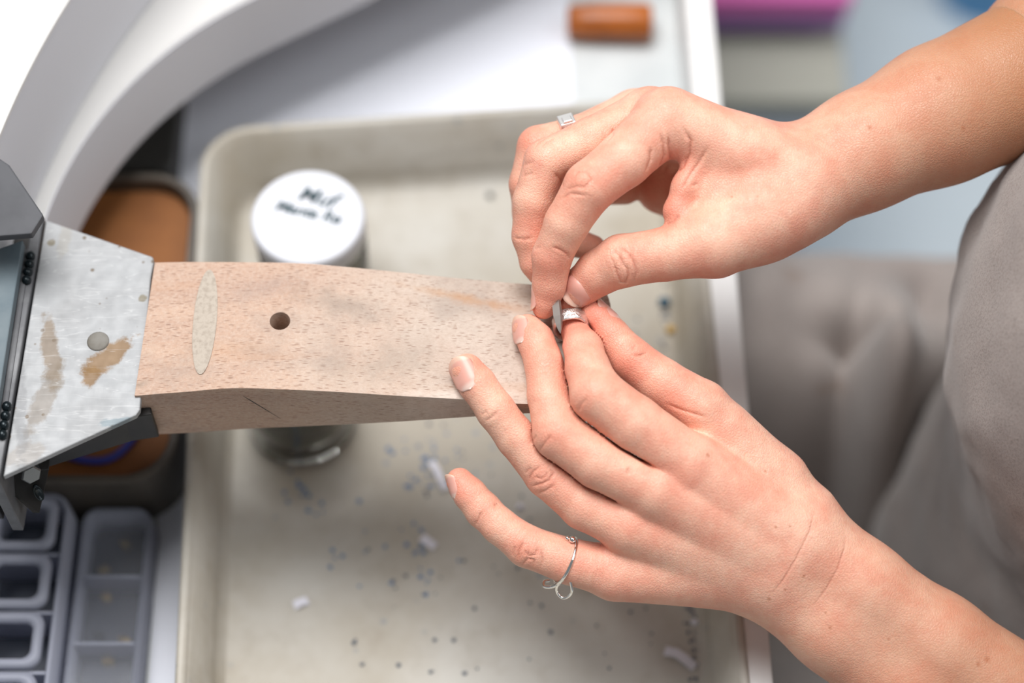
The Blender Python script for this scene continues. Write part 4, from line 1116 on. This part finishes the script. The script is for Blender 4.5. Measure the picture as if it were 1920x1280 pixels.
tag(lapo, 'shaded apron skirt draped over the thighs in folds')

# ================================================================== rings and tool
def band(name, c, ax, R, wd, th, mat, parent, n=72, wob=0.0, seed=0):
    u, w, a = frame_of(ax); r_ = np.random.default_rng(seed); rings = []
    prof = ((-wd/2, 0), (-wd/2, th*.7), (-wd*.3, th), (wd*.3, th), (wd/2, th*.7), (wd/2, 0))
    V_, F_ = [], []
    for i in range(n):
        t = 2*math.pi*i/n; e = u*math.cos(t)+w*math.sin(t)
        for s_, h_ in prof:
            k = wob*(math.sin(5*t+s_*9)+.6*math.sin(11*t+2-s_*14)) if h_ > th*.5 else 0
            V_.append(c + a*(s_ + wob*1.2*math.sin(3*t+1)) + e*(R+h_+k))
    m_ = len(prof)
    for i in range(n):
        for k in range(m_): F_.append((i*m_+k, i*m_+(k+1) % m_, ((i+1) % n)*m_+(k+1) % m_, ((i+1) % n)*m_+k))
    return obj(name, V_, F_, mat, parent, True)
# ring being worked, on the tip of the left index finger
pa, pb_ = VW(1082, 620, .1), VW(1073, 604, -.45)
ax = v2w(np.array([-.06, .72, -.69])); rc = VW(1070, 609, .02)
rg = band('worked_ring', rc, ax, .62, .56, .11, M['hammered'], None, 96, .012, 3)
tag(rg, 'hammered silver band held on the left index fingertip, being worked', 'ring', 'silver rings')
# signet on the right ring finger
fa, fb = VW(1088, 255, -1.4), VW(1010, 276, -1.2); fax = (fa-fb)/np.linalg.norm(fa-fb)
sc_ = fa + (fb-fa)*.28
sg = thing('signet_ring', 'silver signet ring with a square face on the upper hand', 'ring', sc_, 'silver rings')
band('ring_band', sc_, fax, .83, .42, .11, M['satin'], sg, 72)
upv = v2w(np.array([.05, .72, .70])); upv -= fax*np.dot(upv, fax); upv /= np.linalg.norm(upv); sv = np.cross(upv, fax)
fc = sc_ + upv*1.0
rings = []
for sc2, h_ in ((.95, -.18), (1, .03), (.92, .09), (.5, .09)):
    rings.append([fc + upv*h_ + fax*.33*sc2*x + sv*.33*sc2*y for x, y in ((-1, -1), (1, -1), (1, 1), (-1, 1))])
bevel(loft('signet_face', rings, M['satin'], sg, False), .03)
rings = []
for sc2, h_ in ((1, .05), (1, .16), (.85, .2), (.4, .2)):
    rings.append([fc + upv*h_ - sv*.12 + fax*.2*sc2*x + sv*.17*sc2*y for x, y in ((-1, -1), (1, -1), (1, 1), (-1, 1))])
bevel(loft('signet_step', rings, M['satin'], sg, False), .02)
# open wire ring with loops on the left little finger
la, lb = VW(1150, 1072, .3), VW(988, 1024, .4); lax = (la-lb)/np.linalg.norm(la-lb)
lc_ = VW(1060, 1050, .4)
wr = thing('wire_ring', 'open silver wire ring with small loops on the left little finger', 'ring', lc_, 'silver rings')
tilt = lax + v2w(np.array([.0, -.12, -.18])); tilt /= np.linalg.norm(tilt)
u, w, a = frame_of(tilt); Rw = .99
tcam = T_ - a*np.dot(T_, a); tcam /= np.linalg.norm(tcam); bdir = np.cross(a, tcam)
if np.dot(bdir, U_) > 0: bdir = -bdir
def wp(th, r=Rw, s_=0.0): return lc_ + r*(tcam*math.cos(th) + bdir*math.sin(th)) + a*s_
tube('wire_shank', [wp(t) for t in np.linspace(-1.45, 5.0-1.45+.2, 46)], .068, M['silver'], wr, 10)
def ball(name, p, r):
    bm = bmesh.new(); bmesh.ops.create_icosphere(bm, subdivisions=3, radius=r)
    vs = [np.array(v_.co)+p for v_ in bm.verts]; fs = [[v_.index for v_ in f_.verts] for f_ in bm.faces]; bm.free()
    return obj(name, vs, fs, M['silver'], wr, True)
ball('wire_ball', VW(1073, 1011, 1.0), .135); ball('wire_ball', VW(1064, 1009, .85), .10)
def loop(pts, d, rad, closed=True):
    P = [VW(x, y, dd) for (x, y), dd in zip(pts, d)]
    # smooth the control polygon
    Q = []
    N_ = len(P)
    for i in range(N_ if closed else N_-1):
        p0, p1, p2, p3 = (P[(i+k) % N_] if closed else P[min(max(i+k, 0), N_-1)] for k in (-1, 0, 1, 2))
        for t in np.linspace(0, 1, 8, endpoint=False):
            Q.append(.5*((2*p1)+(-p0+p2)*t+(2*p0-5*p1+4*p2-p3)*t*t+(-p0+3*p1-3*p2+p3)*t**3))
    if not closed: Q.append(P[-1])
    return tube('wire_loop', Q, rad, M['silver'], wr, 10, closed)
loop([(1066, 1079), (1071, 1095), (1072, 1110), (1064, 1119), (1054, 1120), (1046, 1112), (1044, 1101), (1052, 1090)], [1.0, .9, .7, .5, .4, .4, .6, .9], .062)
loop([(1056, 1086), (1044, 1096), (1034, 1100), (1021, 1099), (1020, 1090), (1030, 1088)], [.9, .6, .4, .2, .0, -.1], .068, False)
# pointed steel scraper pinched between right index finger and thumb
sa, sb = VW(1041, 540, .35), VW(1051, 625, 1.0)
sdir = (sb-sa)/np.linalg.norm(sb-sa)
side = R_ - sdir*np.dot(R_, sdir); side /= np.linalg.norm(side); nrm = np.cross(side, sdir)
if np.dot(nrm, T_) < 0: nrm = -nrm
rings = []
for f_, wd in ((0, .8), (.35, 1.0), (.62, 1.0), (.8, .72), (.92, .4), (1, .05)):
    c = sa + (sb-sa)*f_
    rings.append([c - side*.20*wd, c + nrm*.12*wd + side*.07*wd, c + side*.16*wd, c - nrm*.12*wd])
scp = loft('scraper_point', rings, simple('scraper_steel', '#9a928c', .38, .75), None, False)
tag(scp, 'pointed grey steel scraper tip pinched between upper thumb and index finger', 'scraper')
